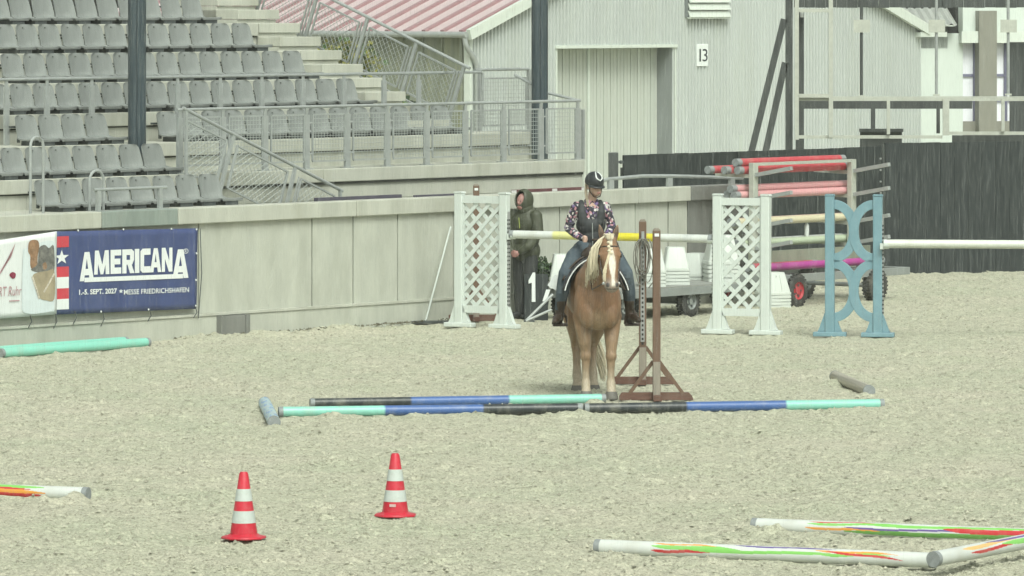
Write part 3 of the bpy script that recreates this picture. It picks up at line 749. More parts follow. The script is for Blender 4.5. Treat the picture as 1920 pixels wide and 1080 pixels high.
sh_ = thing('timber_shelter', 'dark timber shelter with posts and leaning braces behind the aluminium frame', 'shelter', (fx(1485), FD + .6, 0))
FD2 = FD + .6; ox = fx(1485)
def sbar(name, x0, x1, y0, y1, d=.12, dy=0.0): return MB().mm(fx(x0) - ox, fx(x1) - ox, dy, dy + d, fz(y1), fz(y0)).build(name, M['dark_timber'], sh_)
MB().mm(fx(1477) - ox, fx(1490) - ox, 0, .14, 0, fz(-40)).build('post', M['dark_timber'], sh_)
MB().mm(fx(1498) - ox, fx(1513) - ox, .3, .44, 0, fz(22)).build('post', M['dark_timber'], sh_)
MB().mm(fx(1640) - ox, fx(1648) - ox, .3, .36, fz(245), fz(206)).build('post', M['dark_timber'], sh_)
MB().mm(fx(1762) - ox, fx(1768) - ox, .0, .1, fz(252), fz(190)).build('post', M['dark_timber'], sh_)
sbar('beam', 1513, 1832, 190.5, 206, .1, .3); sbar('beam', 1616, 1699, 243, 249, .1, .0); sbar('panel', 1618, 1697, 249, 300, .05, .1)
sbar('beam', 1905, 2010, 80, 262, .05, .5); sbar('panel', 1793, 2010, 256, 300, .05, .2)
for k in range(26):
    sbar('roof_board', 1492 + k * 20, 1511.5 + k * 20, -30, 14 + (k % 3) * .4, .03, -.1 + (k % 2) * .01)
for x0, y0, x1, y1 in ((1474, 36, 1409, 300), (1476, 118, 1436, 300)):
    MB().bar((fx(x1) - ox, .05, fz(y1)), (fx(x0) - ox, .05, fz(y0)), .10, .10, up=(0, 1, 0)).build('brace', M['dark_timber'], sh_)
MB().box((fx(1509) - ox, .27, fz(28)), (.05, .02, .08)).build('lamp', M['sign_white'], sh_)

# weeds growing between the stand and the hall
def leaf_blob(name, label, cat, loc, rad, n, cols, size, group=None, stem=True):
    t = thing(name, label, cat, loc, 0, group); rr = random.Random(n)
    m = MB()
    for _ in range(n):
        v = Vector((rr.gauss(0, 1), rr.gauss(0, 1), rr.gauss(0, 1))).normalized() * (rr.random() ** .45)
        p = Vector((v.x * rad[0], v.y * rad[1], rad[2] + v.z * rad[2])) + Z * .02
        q = Quaternion((rr.gauss(0, 1), rr.gauss(0, 1), rr.gauss(0, 1), rr.gauss(0, 1))).normalized(); s = size * rr.uniform(.6, 1.3)
        m.add([p + q @ Vector(c) for c in ((0, 0, 0), (s * .45, 0, s * .5), (0, s * .12, s), (-s * .45, 0, s * .5))], [(0, 1, 2, 3)], rr.randrange(len(cols)))
    joined(m.build('foliage', cols, t))
    if stem: MB().tube([(0, 0, -.05), (.01, 0, rad[2] * 1.2)], [.02, .01], 6).build('stem', M['dark_timber'], t)
    return t
M['leaf1'] = mat('leaf_green', (.06, .11, .035), .5, .2); M['leaf2'] = mat('leaf_dark', (.03, .055, .025), .5, .2); M['leaf3'] = mat('leaf_yellow', (.22, .22, .05), .6, .2)
q_ = P(715, 0, 84); leaf_blob('weed_bush', 'small green weeds growing at the end of the seat rows below the red-roofed hall', 'weeds', (q_.x, q_.y, 1.9), (.55, .4, .40), 700, [M['leaf1'], M['leaf2'], M['leaf3']], .10)
q_ = P(640, 0, 98); leaf_blob('weed_bush', 'yellowing climber on the side wall under the red roof eave', 'weeds', (q_.x, q_.y, 2.55), (.75, .3, .42), 600, [M['leaf3'], M['leaf3'], M['leaf1']], .11)

# ------------------------------------------------------------------ banners on the wall
M['banner_blue'] = mat('navy_banner_vinyl', (.050, .070, .175), .42, .14, 3, .25, 5, stain=(.10, .12, .23), stain_amt=.5, stretch=(1, 1, .6), spec=.5)
M['banner_white'] = mat('white_banner_vinyl', (.66, .69, .68), .45, .04, 3, .2, 5)
M['print_white'] = mat('white_print', (.70, .73, .72), .45, .03); M['print_red'] = mat('red_print', (.52, .055, .075), .45, .08)
BB = -.075
def bt(px, py): a, z = az(px, py, BB); return a, z
def sheet(name, c4, m, par, y=0.0, nx=40, nz=14, wav=.006, thick=.003):
    m_ = MB(); vs_ = []; fs_ = []
    for s in range(nx + 1):
        for t in range(nz + 1):
            S, T = s / nx, t / nz
            a = (c4[0][0] * (1 - S) + c4[1][0] * S) * (1 - T) + (c4[3][0] * (1 - S) + c4[2][0] * S) * T
            z = (c4[0][1] * (1 - S) + c4[1][1] * S) * (1 - T) + (c4[3][1] * (1 - S) + c4[2][1] * S) * T
            wv = wav * (math.sin(S * 17 + T * 5) * .5 + math.sin(S * 7.3 - T * 9) * .5) * math.sin(math.pi * T) ** .5
            vs_.append((a, y + wv, z))
    for s in range(nx):
        for t in range(nz):
            i = s * (nz + 1) + t; fs_.append((i, i + nz + 1, i + nz + 2, i + 1))
    m_.add(vs_, fs_); o = m_.build(name, m, par, smooth=True)
    so = o.modifiers.new('thick', 'SOLIDIFY'); so.thickness = thick; so.offset = 1
    return o
am = sthing('blue_banner', 'navy blue AMERICANA banner with red and white flag stripes on the wall', 'banner', 0, BB, 0)
c4 = [bt(104.5, 590), bt(368, 579), bt(370.5, 428), bt(104.5, 434)]
sheet('cloth', c4, M['banner_blue'], am, nx=50, wav=.004)
def quad(name, m, x0, x1, y0, y1, y, par):      # printed rectangle, pixel box on the banner plane
    p = [bt(x0, y1), bt(x1, y1 - (x1 - x0) * .045), bt(x1, y0 - (x1 - x0) * .045), bt(x0, y0)]
    mm_ = MB(); mm_.add([(a, y, z) for a, z in p], [(0, 1, 2, 3)]); return mm_.build(name, m, par)
for y0, y1, m in ((443.5, 464, 'print_red'), (500.5, 520, 'print_red'), (520, 541, 'print_white'), (541, 561, 'print_red'), (561, 580.5, 'print_white')):
    quad('stripe', M[m], 105, 128, y0, y1, -.010, am)
def star(px, py, r, par, y=-.011):
    a, z = bt(px, py); pts = []
    for k in range(10):
        rr = r if k % 2 == 0 else r * .40; t = math.pi / 2 + k * math.pi / 5
        pts.append((a + rr * math.cos(t) * 1.45, y, z + rr * math.sin(t)))
    mm_ = MB(); mm_.add([(a, y, z)] + pts, [(0, i + 1, (i + 1) % 10 + 1) for i in range(10)]); return mm_.build('star', M['print_white'], par)
star(114.5, 483, .088, am)
# lettering drawn letter by letter as heavy shapes: strokes on a 0..1 box
def skewz(px): return -(px - 148) * .040
def poly_px(pts, par, m, y=-.011, name='letter'):
    q = [bt(x, yy + skewz(x)) for x, yy in pts]
    mm_ = MB(); mm_.add([(a, y, z) for a, z in q], [tuple(range(len(q)))])
    o = mm_.build(name, m, par)
    bm = bmesh.new(); bm.from_mesh(o.data); bmesh.ops.triangulate(bm, faces=bm.faces); bm.to_mesh(o.data); bm.free(); return o
def glyph(strokes, x0, x1, y0, y1, par):
    m_ = MB()
    for st_ in strokes:
        q = [bt(x0 + (x1 - x0) * u_, (y1 + (y0 - y1) * v_) + skewz(x0 + (x1 - x0) * u_)) for u_, v_ in st_]
        m_.add([(a, -.011 - .0004 * random.random(), z) for a, z in q], [tuple(range(len(q)))])
    return m_.build('letter', M['print_white'], par)
gA = [[(0, 0), (.30, 0), (.56, 1), (.34, 1)], [(.70, 0), (1, 0), (.68, 1), (.44, 1)], [(.25, .20), (.76, .20), (.72, .42), (.30, .42)]]
gM = [[(0, 0), (.23, 0), (.30, 1), (.06, 1)], [(.06, 1), (.30, 1), (.60, .25), (.42, .0)], [(.42, 0), (.60, 0), (.94, 1), (.70, 1)], [(.75, 0), (1, 0), (.95, 1), (.72, 1)]]
gE = [[(0, 0), (.38, 0), (.38, 1), (0, 1)], [(.3, 0), (1, 0), (1, .26), (.3, .26)], [(.3, .39), (.92, .39), (.92, .63), (.3, .63)], [(.3, .76), (1, .76), (1, 1), (.3, 1)]]
gR = [[(0, 0), (.36, 0), (.36, 1), (0, 1)], [(.3, .76), (.8, .76), (1, .9), (.8, 1), (.3, 1)], [(.66, .5), (1, .55), (1, .9), (.66, .86)], [(.3, .36), (.85, .36), (1, .56), (.3, .56)], [(.42, .40), (.74, .45), (1.04, 0), (.66, 0)]]
gI = [[(0, 0), (1, 0), (1, 1), (0, 1)]]
gC = [[(0, .1), (.36, .2), (.36, .8), (0, .9)], [(.0, .1), (.2, 0), (1, 0), (1, .26), (.3, .26)], [(.3, .74), (1, .74), (1, 1), (.2, 1), (0, .9)]]
gN = [[(0, 0), (.30, 0), (.30, 1), (0, 1)], [(.0, 1), (.34, 1), (1, 0), (.66, 0)], [(.70, 0), (1, 0), (1, 1), (.70, 1)]]
for g, x0, x1, y0, y1 in ((gA, 148, 175, 473, 527.5), (gM, 175, 204, 471, 516), (gE, 206, 226, 471, 516), (gR, 228, 250, 471, 516), (gI, 251.5, 260, 471, 516), (gC, 262, 281, 471, 516), (gA, 280, 301, 471, 516), (gN, 302, 322, 471, 516), (gA, 322, 352, 475, 529)):
    glyph(g, x0, x1, y0, y1, am)
poly_px([(157, 521), (342, 521), (342, 529.5), (157, 529.5)], am, M['print_white'], name='underline')
def fit(body, x0, x1, y0, y1, bold=0.0, m='print_white', par=am, shear=0.0, y=-.012):
    a0_, za = bt(x0, y1); a1_, zb = bt(x1, y0); _, zc = bt(x1, y1)
    o = text_obj(body, par, M[m], a0_, a1_, za, bt(x0, y0)[1], y, bold, shear=shear)
    sl = (bt(x1, y1 + (x1 - x0) * -.040)[1] - za) / (a1_ - a0_)
    for v in o.data.vertices: v.co.z += (v.co.x - a0_) * sl
    return o
fit('1.-5. SEPT. 2027', 147, 218, 543, 553, .03)
star(225.5, 546, .028, am)
fit('MESSE FRIEDRICHSHAFEN', 231, 353, 543, 552.5, .008)
fit('R', 345.2, 349, 468, 473.5, .0)
rg = MB(); ac, zc = bt(347, 470.8)
ringp = [(ac + .045 * math.cos(t), -.012, zc + .030 * math.sin(t)) for t in [2 * math.pi * k / 20 for k in range(20)]]
ringi = [(ac + .036 * math.cos(t), -.012, zc + .024 * math.sin(t)) for t in [2 * math.pi * k / 20 for k in range(20)]]
rg.add(ringp + ringi, [(k, (k + 1) % 20, 20 + (k + 1) % 20, 20 + k) for k in range(20)]); rg.build('registered_ring', M['print_white'], am)
def eyelets(par, pts, m='bracket'):
    for px, py in pts:
        a, z = bt(px, py); MB().tube([(a, -.016, z), (a, -.010, z)], .012, 8).build('eyelet', M[m], par)
eyelets(am, [(145, 432), (230, 430), (320, 429), (367, 430), (367, 475), (366, 525), (365.5, 573), (188, 584), (277, 580)], 'print_white')
def cord(par, px, y0, y1):
    a, z0_ = bt(px, y0); _, z1_ = bt(px, y1); MB().tube([(a, -.02, z0_), (a + .02, -.028, (z0_ + z1_) / 2), (a - .01, -.0, z1_)], .006, 5).build('tie_cord', M['bracket'], par)
for px, y0, y1 in ((190, 584, 612), (278, 580, 603), (364, 575, 596), (373, 428, 597)): cord(am, px, y0, y1)

wbn = sthing('white_banner', 'white banner with brown and grey animal picture at the left edge of the wall', 'banner', 0, BB, 0)
sheet('cloth', [bt(-60, 602), bt(104, 589), bt(104.5, 433.5), bt(-60, 459)], M['banner_white'], wbn, y=-.016, nx=30, wav=.005)
M['pic_sky'] = mat('picture_pale_blue', (.59, .65, .66), .45, .08, 4); M['pic_brown'] = mat('picture_brown', (.24, .14, .08), .5, .4, 12, stain=(.42, .30, .2), stain_amt=.7, sscale=9)
M['pic_grey'] = mat('picture_grey', (.13, .13, .12), .5, .45, 14, stain=(.40, .38, .33), stain_amt=.6, sscale=9); M['pic_tan'] = mat('picture_tan', (.33, .28, .19), .5, .2, 8)
M['pic_bead'] = mat('picture_beads', (.55, .50, .42), .5, .5, 40); M['pink_print'] = mat('faded_rose_print', (.42, .24, .26), .5, .1); M['rose_dark'] = mat('rose_print', (.22, .03, .06), .5, .2)
def blobpx(pts, m, y, name='print'): # smooth closed outline in pixels
    n = len(pts); q = []
    for i in range(n):
        p0, p1, p2, p3 = (Vector((*pts[(i + k - 1) % n], 0)) for k in range(4))
        for t in (0, .25, .5, .75):
            q.append(.5 * ((2 * p1) + (-p0 + p2) * t + (2 * p0 - 5 * p1 + 4 * p2 - p3) * t * t + (-p0 + 3 * p1 - 3 * p2 + p3) * t ** 3))
    m_ = MB(); m_.add([(*[bt(p.x, p.y)[0]], y, bt(p.x, p.y)[1]) for p in q], [tuple(range(len(q)))]); o = m_.build(name, M[m], wbn)
    bm = bmesh.new(); bm.from_mesh(o.data); bmesh.ops.triangulate(bm, faces=bm.faces); bm.to_mesh(o.data); bm.free(); return o
Y0 = -.030
blobpx([(40, 480), (46, 465), (97, 452), (98, 500), (98, 575), (90, 584), (44, 587), (38, 560)], 'pic_sky', Y0)
blobpx([(49, 472), (50, 456), (56, 450), (67, 451), (70, 462), (67, 480), (66, 500), (58, 506), (53, 498), (53, 480)], 'pic_brown', Y0 - .002)
blobpx([(68, 478), (70, 464), (80, 459), (88, 465), (97, 461), (98, 508), (86, 510), (74, 512), (54, 506), (66, 496)], 'pic_grey', Y0 - .003)
blobpx([(76, 495), (82, 492), (84, 502), (78, 505)], 'pic_brown', Y0 - .004)
blobpx([(57, 518), (66, 511), (84, 508), (98, 508), (98, 560), (82, 563), (70, 558), (62, 540)], 'pic_tan', Y0 - .004)
for k in range(12):
    t = k / 11; blobpx([(57 + 12 * t - 2, 520 + 38 * t), (57 + 12 * t, 517.5 + 38 * t), (57 + 12 * t + 2, 520 + 38 * t), (57 + 12 * t, 523 + 38 * t)], 'pic_bead', Y0 - .006)
    blobpx([(97 - 18 * t - 1.6, 514 + 32 * t), (97 - 18 * t, 511.6 + 32 * t), (97 - 18 * t + 1.6, 514 + 32 * t), (97 - 18 * t, 516.5 + 32 * t)], 'pic_bead', Y0 - .006)
for k in range(7):   # feather strokes of the wing
    x = 1 + k * 3.2; blobpx([(x - 6, 512 - k * 5), (x + 3, 499 - k * 6.5), (x + 4.5, 498 - k * 6.6), (x - 3, 512 - k * 5)], 'pink_print', Y0)
blobpx([(14, 515), (20, 510), (26, 513), (25, 520), (20, 522)], 'rose_dark', Y0)
def fitw(body, x0, x1, y0, y1, m, shear=.2, bold=0.0):
    a0_, z0_ = bt(x0, y1); a1_, _ = bt(x1, y1); return text_obj(body, wbn, M[m], a0_, a1_, z0_, bt(x0, y0)[1], Y0, bold, shear=shear)
fitw('RT Ruhr', -6, 37, 538, 556, 'pink_print'); 
m_ = MB(); m_.mm(bt(14, 563)[0], bt(33, 563)[0], Y0, Y0 + .002, bt(20, 565)[1], bt(20, 563)[1]); m_.build('rule', M['pink_print'], wbn)
eyelets(wbn, [(5, 453), (54, 446), (101, 437), (102, 511), (101, 587), (54, 591), (6, 595)])
for px, y0, y1 in ((54, 591, 615), (101.5, 588, 616), (138, 584, 608)): cord(wbn, px, y0, y1)
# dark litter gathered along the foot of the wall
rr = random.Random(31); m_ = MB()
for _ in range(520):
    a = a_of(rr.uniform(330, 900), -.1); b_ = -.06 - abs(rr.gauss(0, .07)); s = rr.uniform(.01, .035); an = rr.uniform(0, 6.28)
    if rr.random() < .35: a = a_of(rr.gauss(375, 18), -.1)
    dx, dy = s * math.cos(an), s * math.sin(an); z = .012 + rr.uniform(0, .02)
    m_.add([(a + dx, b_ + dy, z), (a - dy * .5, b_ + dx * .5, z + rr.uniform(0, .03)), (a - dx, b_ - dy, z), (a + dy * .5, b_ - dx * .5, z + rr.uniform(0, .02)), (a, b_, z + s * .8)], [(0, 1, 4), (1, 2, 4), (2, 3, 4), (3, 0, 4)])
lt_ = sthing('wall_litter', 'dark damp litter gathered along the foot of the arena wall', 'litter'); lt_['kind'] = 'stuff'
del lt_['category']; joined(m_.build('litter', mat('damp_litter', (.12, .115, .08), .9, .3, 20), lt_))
# ------------------------------------------------------------------ poles
M['paint_attr'] = mat('pole_paint', (1, 1, 1), .38, .05, 20, attr='paint', stain=(.36, .35, .28), stain_amt=.35, sscale=5, spec=.5)
M['cap_grey'] = mat('grey_pole_end', (.23, .25, .25), .6, .2, 20)
WHITE = (.56, .59, .56); AQUA = (.23, .54, .45); NAVY = (.055, .12, .31); BLACK = (.030, .036, .040); YEL = (.60, .53, .03)
def pole(label, p0, p1, r, paint, group=None, cap=True, nl=90, na=24, name='jump_pole', capm='cap_grey', capl=.04):
    """paint(s, ang, l) -> colour; s metres along, ang around (0 = up, towards the camera positive)"""
    p0, p1 = Vector(p0), Vector(p1); d = p1 - p0; ln = d.length
    t = thing(name, label, 'pole', p0, 0, group)
    t.rotation_mode = 'QUATERNION'
    xq = d.normalized(); side = Vector((0, 0, 1)).cross(xq).normalized(); up = xq.cross(side)
    t.rotation_quaternion = Matrix((xq, side, up)).transposed().to_quaternion()
    m = MB(); vs_ = []; fs_ = []
    for i in range(nl + 1):
        x = ln * i / nl
        for k in range(na):
            an = 2 * math.pi * k / na; vs_.append((x, -r * math.sin(an), r * math.cos(an)))
    for i in range(nl):
        for k in range(na):
            k2 = (k + 1) % na; fs_.append((i * na + k, i * na + k2, (i + 1) * na + k2, (i + 1) * na + k))
    me_ = bpy.data.meshes.new('shaft'); me_.from_pydata(vs_, [], fs_)
    ca = me_.color_attributes.new('paint', 'FLOAT_COLOR', 'POINT')
    cols = []
    for i in range(nl + 1):
        for k in range(na):
            cols += [*paint(ln * i / nl, 2 * math.pi * k / na, ln), 1.0]
    ca.data.foreach_set('color', cols); me_.materials.append(M['paint_attr']); shade(me_)
    o = bpy.data.objects.new('shaft', me_); col.objects.link(o); o.parent = t
    if cap:
        for x0, x1 in ((-.004, capl), (ln - capl, ln + .004)):
            c = MB().tube([(x0, 0, 0), (x1, 0, 0)], r * 1.015, na).build('end_cap', M[capm], t, smooth=True)
    return t
def bands(*bs):
    def f(s, an, l):
        for e, c in bs:
            if s <= e * l: return c
        return bs[-1][1]
    return f
R_ = .05
def gp_(x, y, r=R_, bed=.004): v = G(x, y, 0); v.z = r - bed; return v
TP = 'painted poles laid out on the sand'
pole('ground pole fading aqua, blue, black, the left one of the front pair', gp_(523, 781), gp_(1091, 774), R_, bands((.345, AQUA), (.67, NAVY), (.985, BLACK), (1, WHITE)), TP, nl=120)
pole('ground pole fading black, blue, aqua, the right one of the front pair', gp_(1096, 774.5), gp_(1656, 766), R_, bands((.335, BLACK), (.67, NAVY), (1, AQUA)), TP, nl=120)
pole('ground pole black, blue and aqua in front of the hooves', gp_(582, 764.5), gp_(1134, 755.5), .047, bands((.335, BLACK), (.667, NAVY), (1, AQUA)), TP, nl=120)
rp = random.Random(5)
def worn(s, an, l):
    h = math.sin(s * 9 + math.sin(an * 3) * 1.7) + .6 * math.sin(s * 23 + an * 2)
    return (.42, .55, .56) if h > .1 else ((.17, .33, .55) if h > -.7 else (.50, .55, .52))
pole('worn pale blue pole pointing to the camera at the left end of the front pair', gp_(514, 801), gp_(496, 764), .062, worn, TP, nl=60, na=28)
def wood(s, an, l):
    h = .5 + .25 * math.sin(an * 5 + s * 2) + .2 * math.sin(an * 11 + s * 5); return (.30 * h + .18, .28 * h + .17, .23 * h + .13)
pole('weathered grey wooden pole lying at the right behind the front pair', gp_(1630, 744, .062), gp_(1566, 716, .062), .062, wood, TP, nl=40)
pole('aqua green pole lying along the arena wall, the nearer of two', gp_(0, 671, .055), gp_(277, 650, .055), .055, bands((1, (.22, .55, .44))), 'aqua poles by the wall', nl=20)
pole('aqua green pole lying along the arena wall, the farther of two', gp_(-40, 669, .055), gp_(236, 648, .055), .055, bands((1, (.22, .55, .44))), 'aqua poles by the wall', nl=20)

GREEN = (.20, .50, .11); GRN2 = (.14, .34, .08); ORG = (.66, .29, .05); RED = (.50, .035, .04); PUR = (.13, .09, .28)
def strokes(lst):
    """strokes: (s0, s1, ang0, ang1, width, colour), drawn in order on white; tapering at both ends"""
    def f(s, an, l):
        if an > math.pi: an -= 2 * math.pi
        c = WHITE
        for s0, s1, a0_, a1_, w, cc in lst:
            if s0 < s < s1:
                t = (s - s0) / (s1 - s0); ctr = a0_ + (a1_ - a0_) * t + .12 * math.sin(t * 6.5)
                ww = w * min(1, 6 * t + .25) * min(1, 4 * (1 - t) + .04)
                if abs(an - ctr) < ww: c = cc
        return c
    return f
D_ = math.radians
lst_a = [(.45, 1.15, D_(58), D_(66), D_(15), GREEN), (.46, .98, D_(30), D_(46), D_(7), ORG), (.45, .93, D_(92), D_(98), D_(12), RED), (.75, 2.0, D_(78), D_(74), D_(12), GREEN), (1.1, 1.9, D_(18), D_(30), D_(9), PUR),
         (1.72, 2.35, D_(40), D_(55), D_(9), ORG), (1.75, 2.3, D_(72), D_(66), D_(11), GREEN), (1.80, 2.40, D_(42), D_(98), D_(9), RED)]
def lst_shift(l, ds): return [(a + ds, b + ds, *r) for a, b, *r in l]
lst_b = [(.75, 3.2, D_(104), D_(110), D_(20), GRN2), (.46, 1.25, D_(52), D_(34), D_(11), GREEN), (.47, 1.0, D_(30), D_(24), D_(6), RED), (.44, 1.05, D_(84), D_(96), D_(10), ORG), (.9, 2.6, D_(42), D_(36), D_(13), GREEN), (.75, 2.0, D_(72), D_(80), D_(8), PUR), (1.55, 2.6, D_(58), D_(75), D_(20), RED)]
p0 = gp_(1118, 1038, .055); p1 = gp_(1800, 1066, .055); dv = (p1 - p0).normalized() * 2.62
CP = 'poles painted with coloured flames'
pole('white pole with green and red flame strokes nearest the bottom edge', p0, p0 + dv, .055, strokes(lst_a), CP, nl=280, na=90)
p0 = gp_(1412, 997, .055); p1 = gp_(1915, 1017, .055); dv = (p1 - p0).normalized() * 3.0
pole('white pole with green and orange flame strokes farther back at the right', p0, p0 + dv, .055, strokes(lst_b), CP, nl=280, na=90)
p0 = gp_(1750, 1078, .055); p1 = gp_(1920, 1050, .055); dv = (p1 - p0).normalized() * 3.0
p0.z += .06
lst_c = [(.45, 1.3, D_(85), D_(70), D_(12), RED), (.35, 1.2, D_(45), D_(35), D_(16), (.66, .42, .16)), (.7, 1.9, D_(20), D_(30), D_(10), PUR), (.9, 2.5, D_(60), D_(55), D_(20), GREEN)]
pole('white pole end resting across the nearest flame pole in the corner', p0, p0 + dv + Z * .05, .055, strokes(lst_c), CP, nl=280, na=90)
p1 = gp_(165, 938, .055); p0 = gp_(0, 932, .055); dv = (p0 - p1).normalized() * 3.0
lst_d = [(.35, 3, D_(-118), D_(-115), D_(34), RED), (.38, 2.6, D_(-40), D_(-35), D_(22), GREEN), (.36, 1.8, D_(-92), D_(-70), D_(16), ORG), (.5, 2, D_(-62), D_(-55), D_(9), RED), (.9, 2.0, D_(-15), D_(-20), D_(10), RED)]
pole('white pole end with red and orange flames at the left edge', p1, p1 + dv, .055, strokes(lst_d), CP, nl=280, na=90)

# ------------------------------------------------------------------ cones
M['cone_red'] = mat('cone_red_plastic', (.50, .024, .045), .4, .10, 8, spec=.4, stain=(.42, .12, .12), stain_amt=.5, sscale=14); M['cone_white'] = mat('cone_white_film', (.49, .54, .51), .35, .05, 6, stain=(.38, .40, .35), stain_amt=.5, sscale=14)
M['label'] = mat('small_label', (.55, .42, .40), .5)
def cone(px, py, lab, s=1.0, rz=0.0, tag_=False, tilt=0.0):
    g = G(px, py); t = thing('traffic_cone', lab, 'traffic cone', (g.x, g.y, .012), rz, 'traffic cones on the sand'); t.rotation_euler.x = tilt
    hgt = .505 * s; rb_, rt = .103, .032
    def rad(z): return rb_ + (rt - rb_) * (z - .03) / (hgt - .03)
    fl = MB(); n = 8
    fl.lathe([(.168, .004), (.172, .012), (.165, .022), (.125, .030), (.108, .040)], 8); fl.build('base_flange', M['cone_red'], t, smooth=True)
    MB().lathe([(rad(.03), .03), (rad(.03) * .995, .05), (rad(hgt - .015), hgt - .015), (rt * .8, hgt), (rt * .6, hgt)], 32).build('cone_body', M['cone_red'], t, smooth=True)
    for f0, f1 in ((.57, .75), (.245, .425)):
        MB().lathe([(rad(hgt * f0) + .0035, hgt * f0), (rad(hgt * f1) + .0035, hgt * f1)], 32).build('reflective_band', M['cone_white'], t, smooth=True)
    if tag_: MB().box((-.045, -.086, .095), (.05, .012, .02), R=Matrix.Rotation(math.radians(-25), 3, 'Z')).build('label_plate', M['label'], t)
cone(457, 1013.5, 'red and white striped traffic cone, the left and nearer one', 1.0, .15)
cone(741, 971.5, 'red and white striped traffic cone, the right and farther one', .985, .3, True)

# ------------------------------------------------------------------ jump wings
M['wing_white'] = mat('white_wing_paint', (.56, .61, .575), .42, .05, 6, stain=(.45, .48, .43), stain_amt=.35, sscale=6)
M['wing_blue'] = mat('light_blue_wing_paint', (.165, .285, .33), .45, .08, 6, stain=(.22, .33, .36), stain_amt=.4, sscale=6)
M['track'] = mat('perforated_track_steel', (.30, .31, .30), .5, .15); M['hole'] = mat('track_hole', (.03, .03, .03), .8, .1)
def wing_frame(name, label, x0, y0, x1, y1, ytop, m, track_right):
    g0, g1 = G(x0, y0), G(x1, y1); d = g1 - g0; w = d.length
    t = thing(name, label, 'jump wing', g0, math.atan2(d.y, d.x), 'jump wings'); hgt = H - ytop * g0.y / F
    for x in (0, w):
        MB().box((x, 0, hgt / 2 + .02), (.112, .10, hgt - .04)).build('post', M[m], t, bevel=.012)
        MB().prism([(-.062 + x, hgt), (.062 + x, hgt), (.05 + x, hgt + .02), (-.05 + x, hgt + .02)], -.055, .055).build('post_cap', M[m], t)
        MB().box((x, 0, .035), (.40, .13, .055)).build('foot', M[m], t, bevel=.01)
        gs = MB()
        for sx in (-1, 1):
            gs.prism([(x + sx * .058, .065), (x + sx * .15, .065), (x + sx * .13, .10), (x + sx * .058, .30)], -.03, .03)
        gs.build('gusset', M[m], t)
    xt = w + .062 if track_right else -.062
    tr = MB().box((xt, 0, hgt * .47), (.012, .05, hgt * .8)).build('hole_track', M['track'], t)
    hm = MB()
    for k in range(24): hm.box((xt + (.007 if track_right else -.007), -.0, .2 + k * .05), (.004, .03, .018))
    for k in range(24): hm.box((xt, -.026, .2 + k * .05), (.013, .004, .022))
    joined(hm.build('track_hole', M['hole'], tr))
    return t, w, hgt
def lattice(t, w, hgt, m, z0, z1):
    MB().mm(.056, w - .056, -.03, .03, hgt - .12, hgt - .03).build('top_rail', M[m], t); MB().mm(.056, w - .056, -.03, .03, z0 - .07, z0 + .02).build('bottom_rail', M[m], t)
    MB().mm(.056, .075, -.018, .018, z0 + .02, hgt - .12).build('side_strip', M[m], t); MB().mm(w - .075, w - .056, -.018, .018, z0 + .02, hgt - .12).build('side_strip', M[m], t)
    xa, xb, za, zb = .06, w - .06, z0 + .01, z1; st_ = .178
    for sgn, yo in ((1, -.008), (-1, .008)):
        c = za - (xb - xa) if sgn == 1 else za
        while c < (zb if sgn == 1 else zb + (xb - xa)):
            pts = []
            for x in (xa, xb):
                z = c + (x - xa) * sgn
                pts.append((x, z))
            (xA, zA), (xB, zB) = pts
            def clip(p, q):
                (x, z), (x2, z2) = p, q
                if z < za: x += (za - z) / (z2 - z) * (x2 - x); z = za
                if z > zb: x += (zb - z) / (z2 - z) * (x2 - x); z = zb
                return x, z
            if not (max(zA, zB) <= za + .05 or min(zA, zB) >= zb - .05):
                q0, q1 = clip(pts[0], pts[1]), clip(pts[1], pts[0])
                MB().bar((q0[0], yo, q0[1]), (q1[0], yo, q1[1]), .014, .046, up=Z).build('lattice_slat', M[m], t)
            c += st_
wl, ww, wh = wing_frame('lattice_wing', 'white lattice jump wing left of the rider, in front of the man', 862, 614, 946, 617, 362, 'wing_white', True); lattice(wl, ww, wh, 'wing_white', .26, wh - .12)
wr, ww2, wh2 = wing_frame('lattice_wing', 'white lattice jump wing right of the brown posts', 1346, 627, 1436, 629, 366, 'wing_white', False); lattice(wr, ww2, wh2, 'wing_white', .30, wh2 - .12)
wbl, ww3, wh3 = wing_frame('curved_wing', 'light blue jump wing with four curved boards', 1556, 632, 1646, 633, 367, 'wing_blue', True)
def arc_board(t, xc, zc, sgn, rx, rz, bw, m):
    n = 22; out = []; inn = []
    for k in range(n + 1):
        th = -math.pi / 2 + math.pi * k / n
        out.append((xc + sgn * rx * math.cos(th), zc + rz * math.sin(th))); inn.append((xc + sgn * (rx - bw) * math.cos(th), zc + (rz - bw * .95) * math.sin(th)))
    m_ = MB(); m_.band(out, inn, -.02 + .004 * sgn, .02 + .004 * sgn); m_.build('curved_board', M[m], t, bevel=.004)
for zc in (wh3 * .750, wh3 * .330):
    arc_board(wbl, .05, zc, 1, ww3 / 2 - .05 + .060, wh3 * .222, .118, 'wing_blue'); arc_board(wbl, ww3 - .05, zc, -1, ww3 / 2 - .05 + .060, wh3 * .222, .118, 'wing_blue')
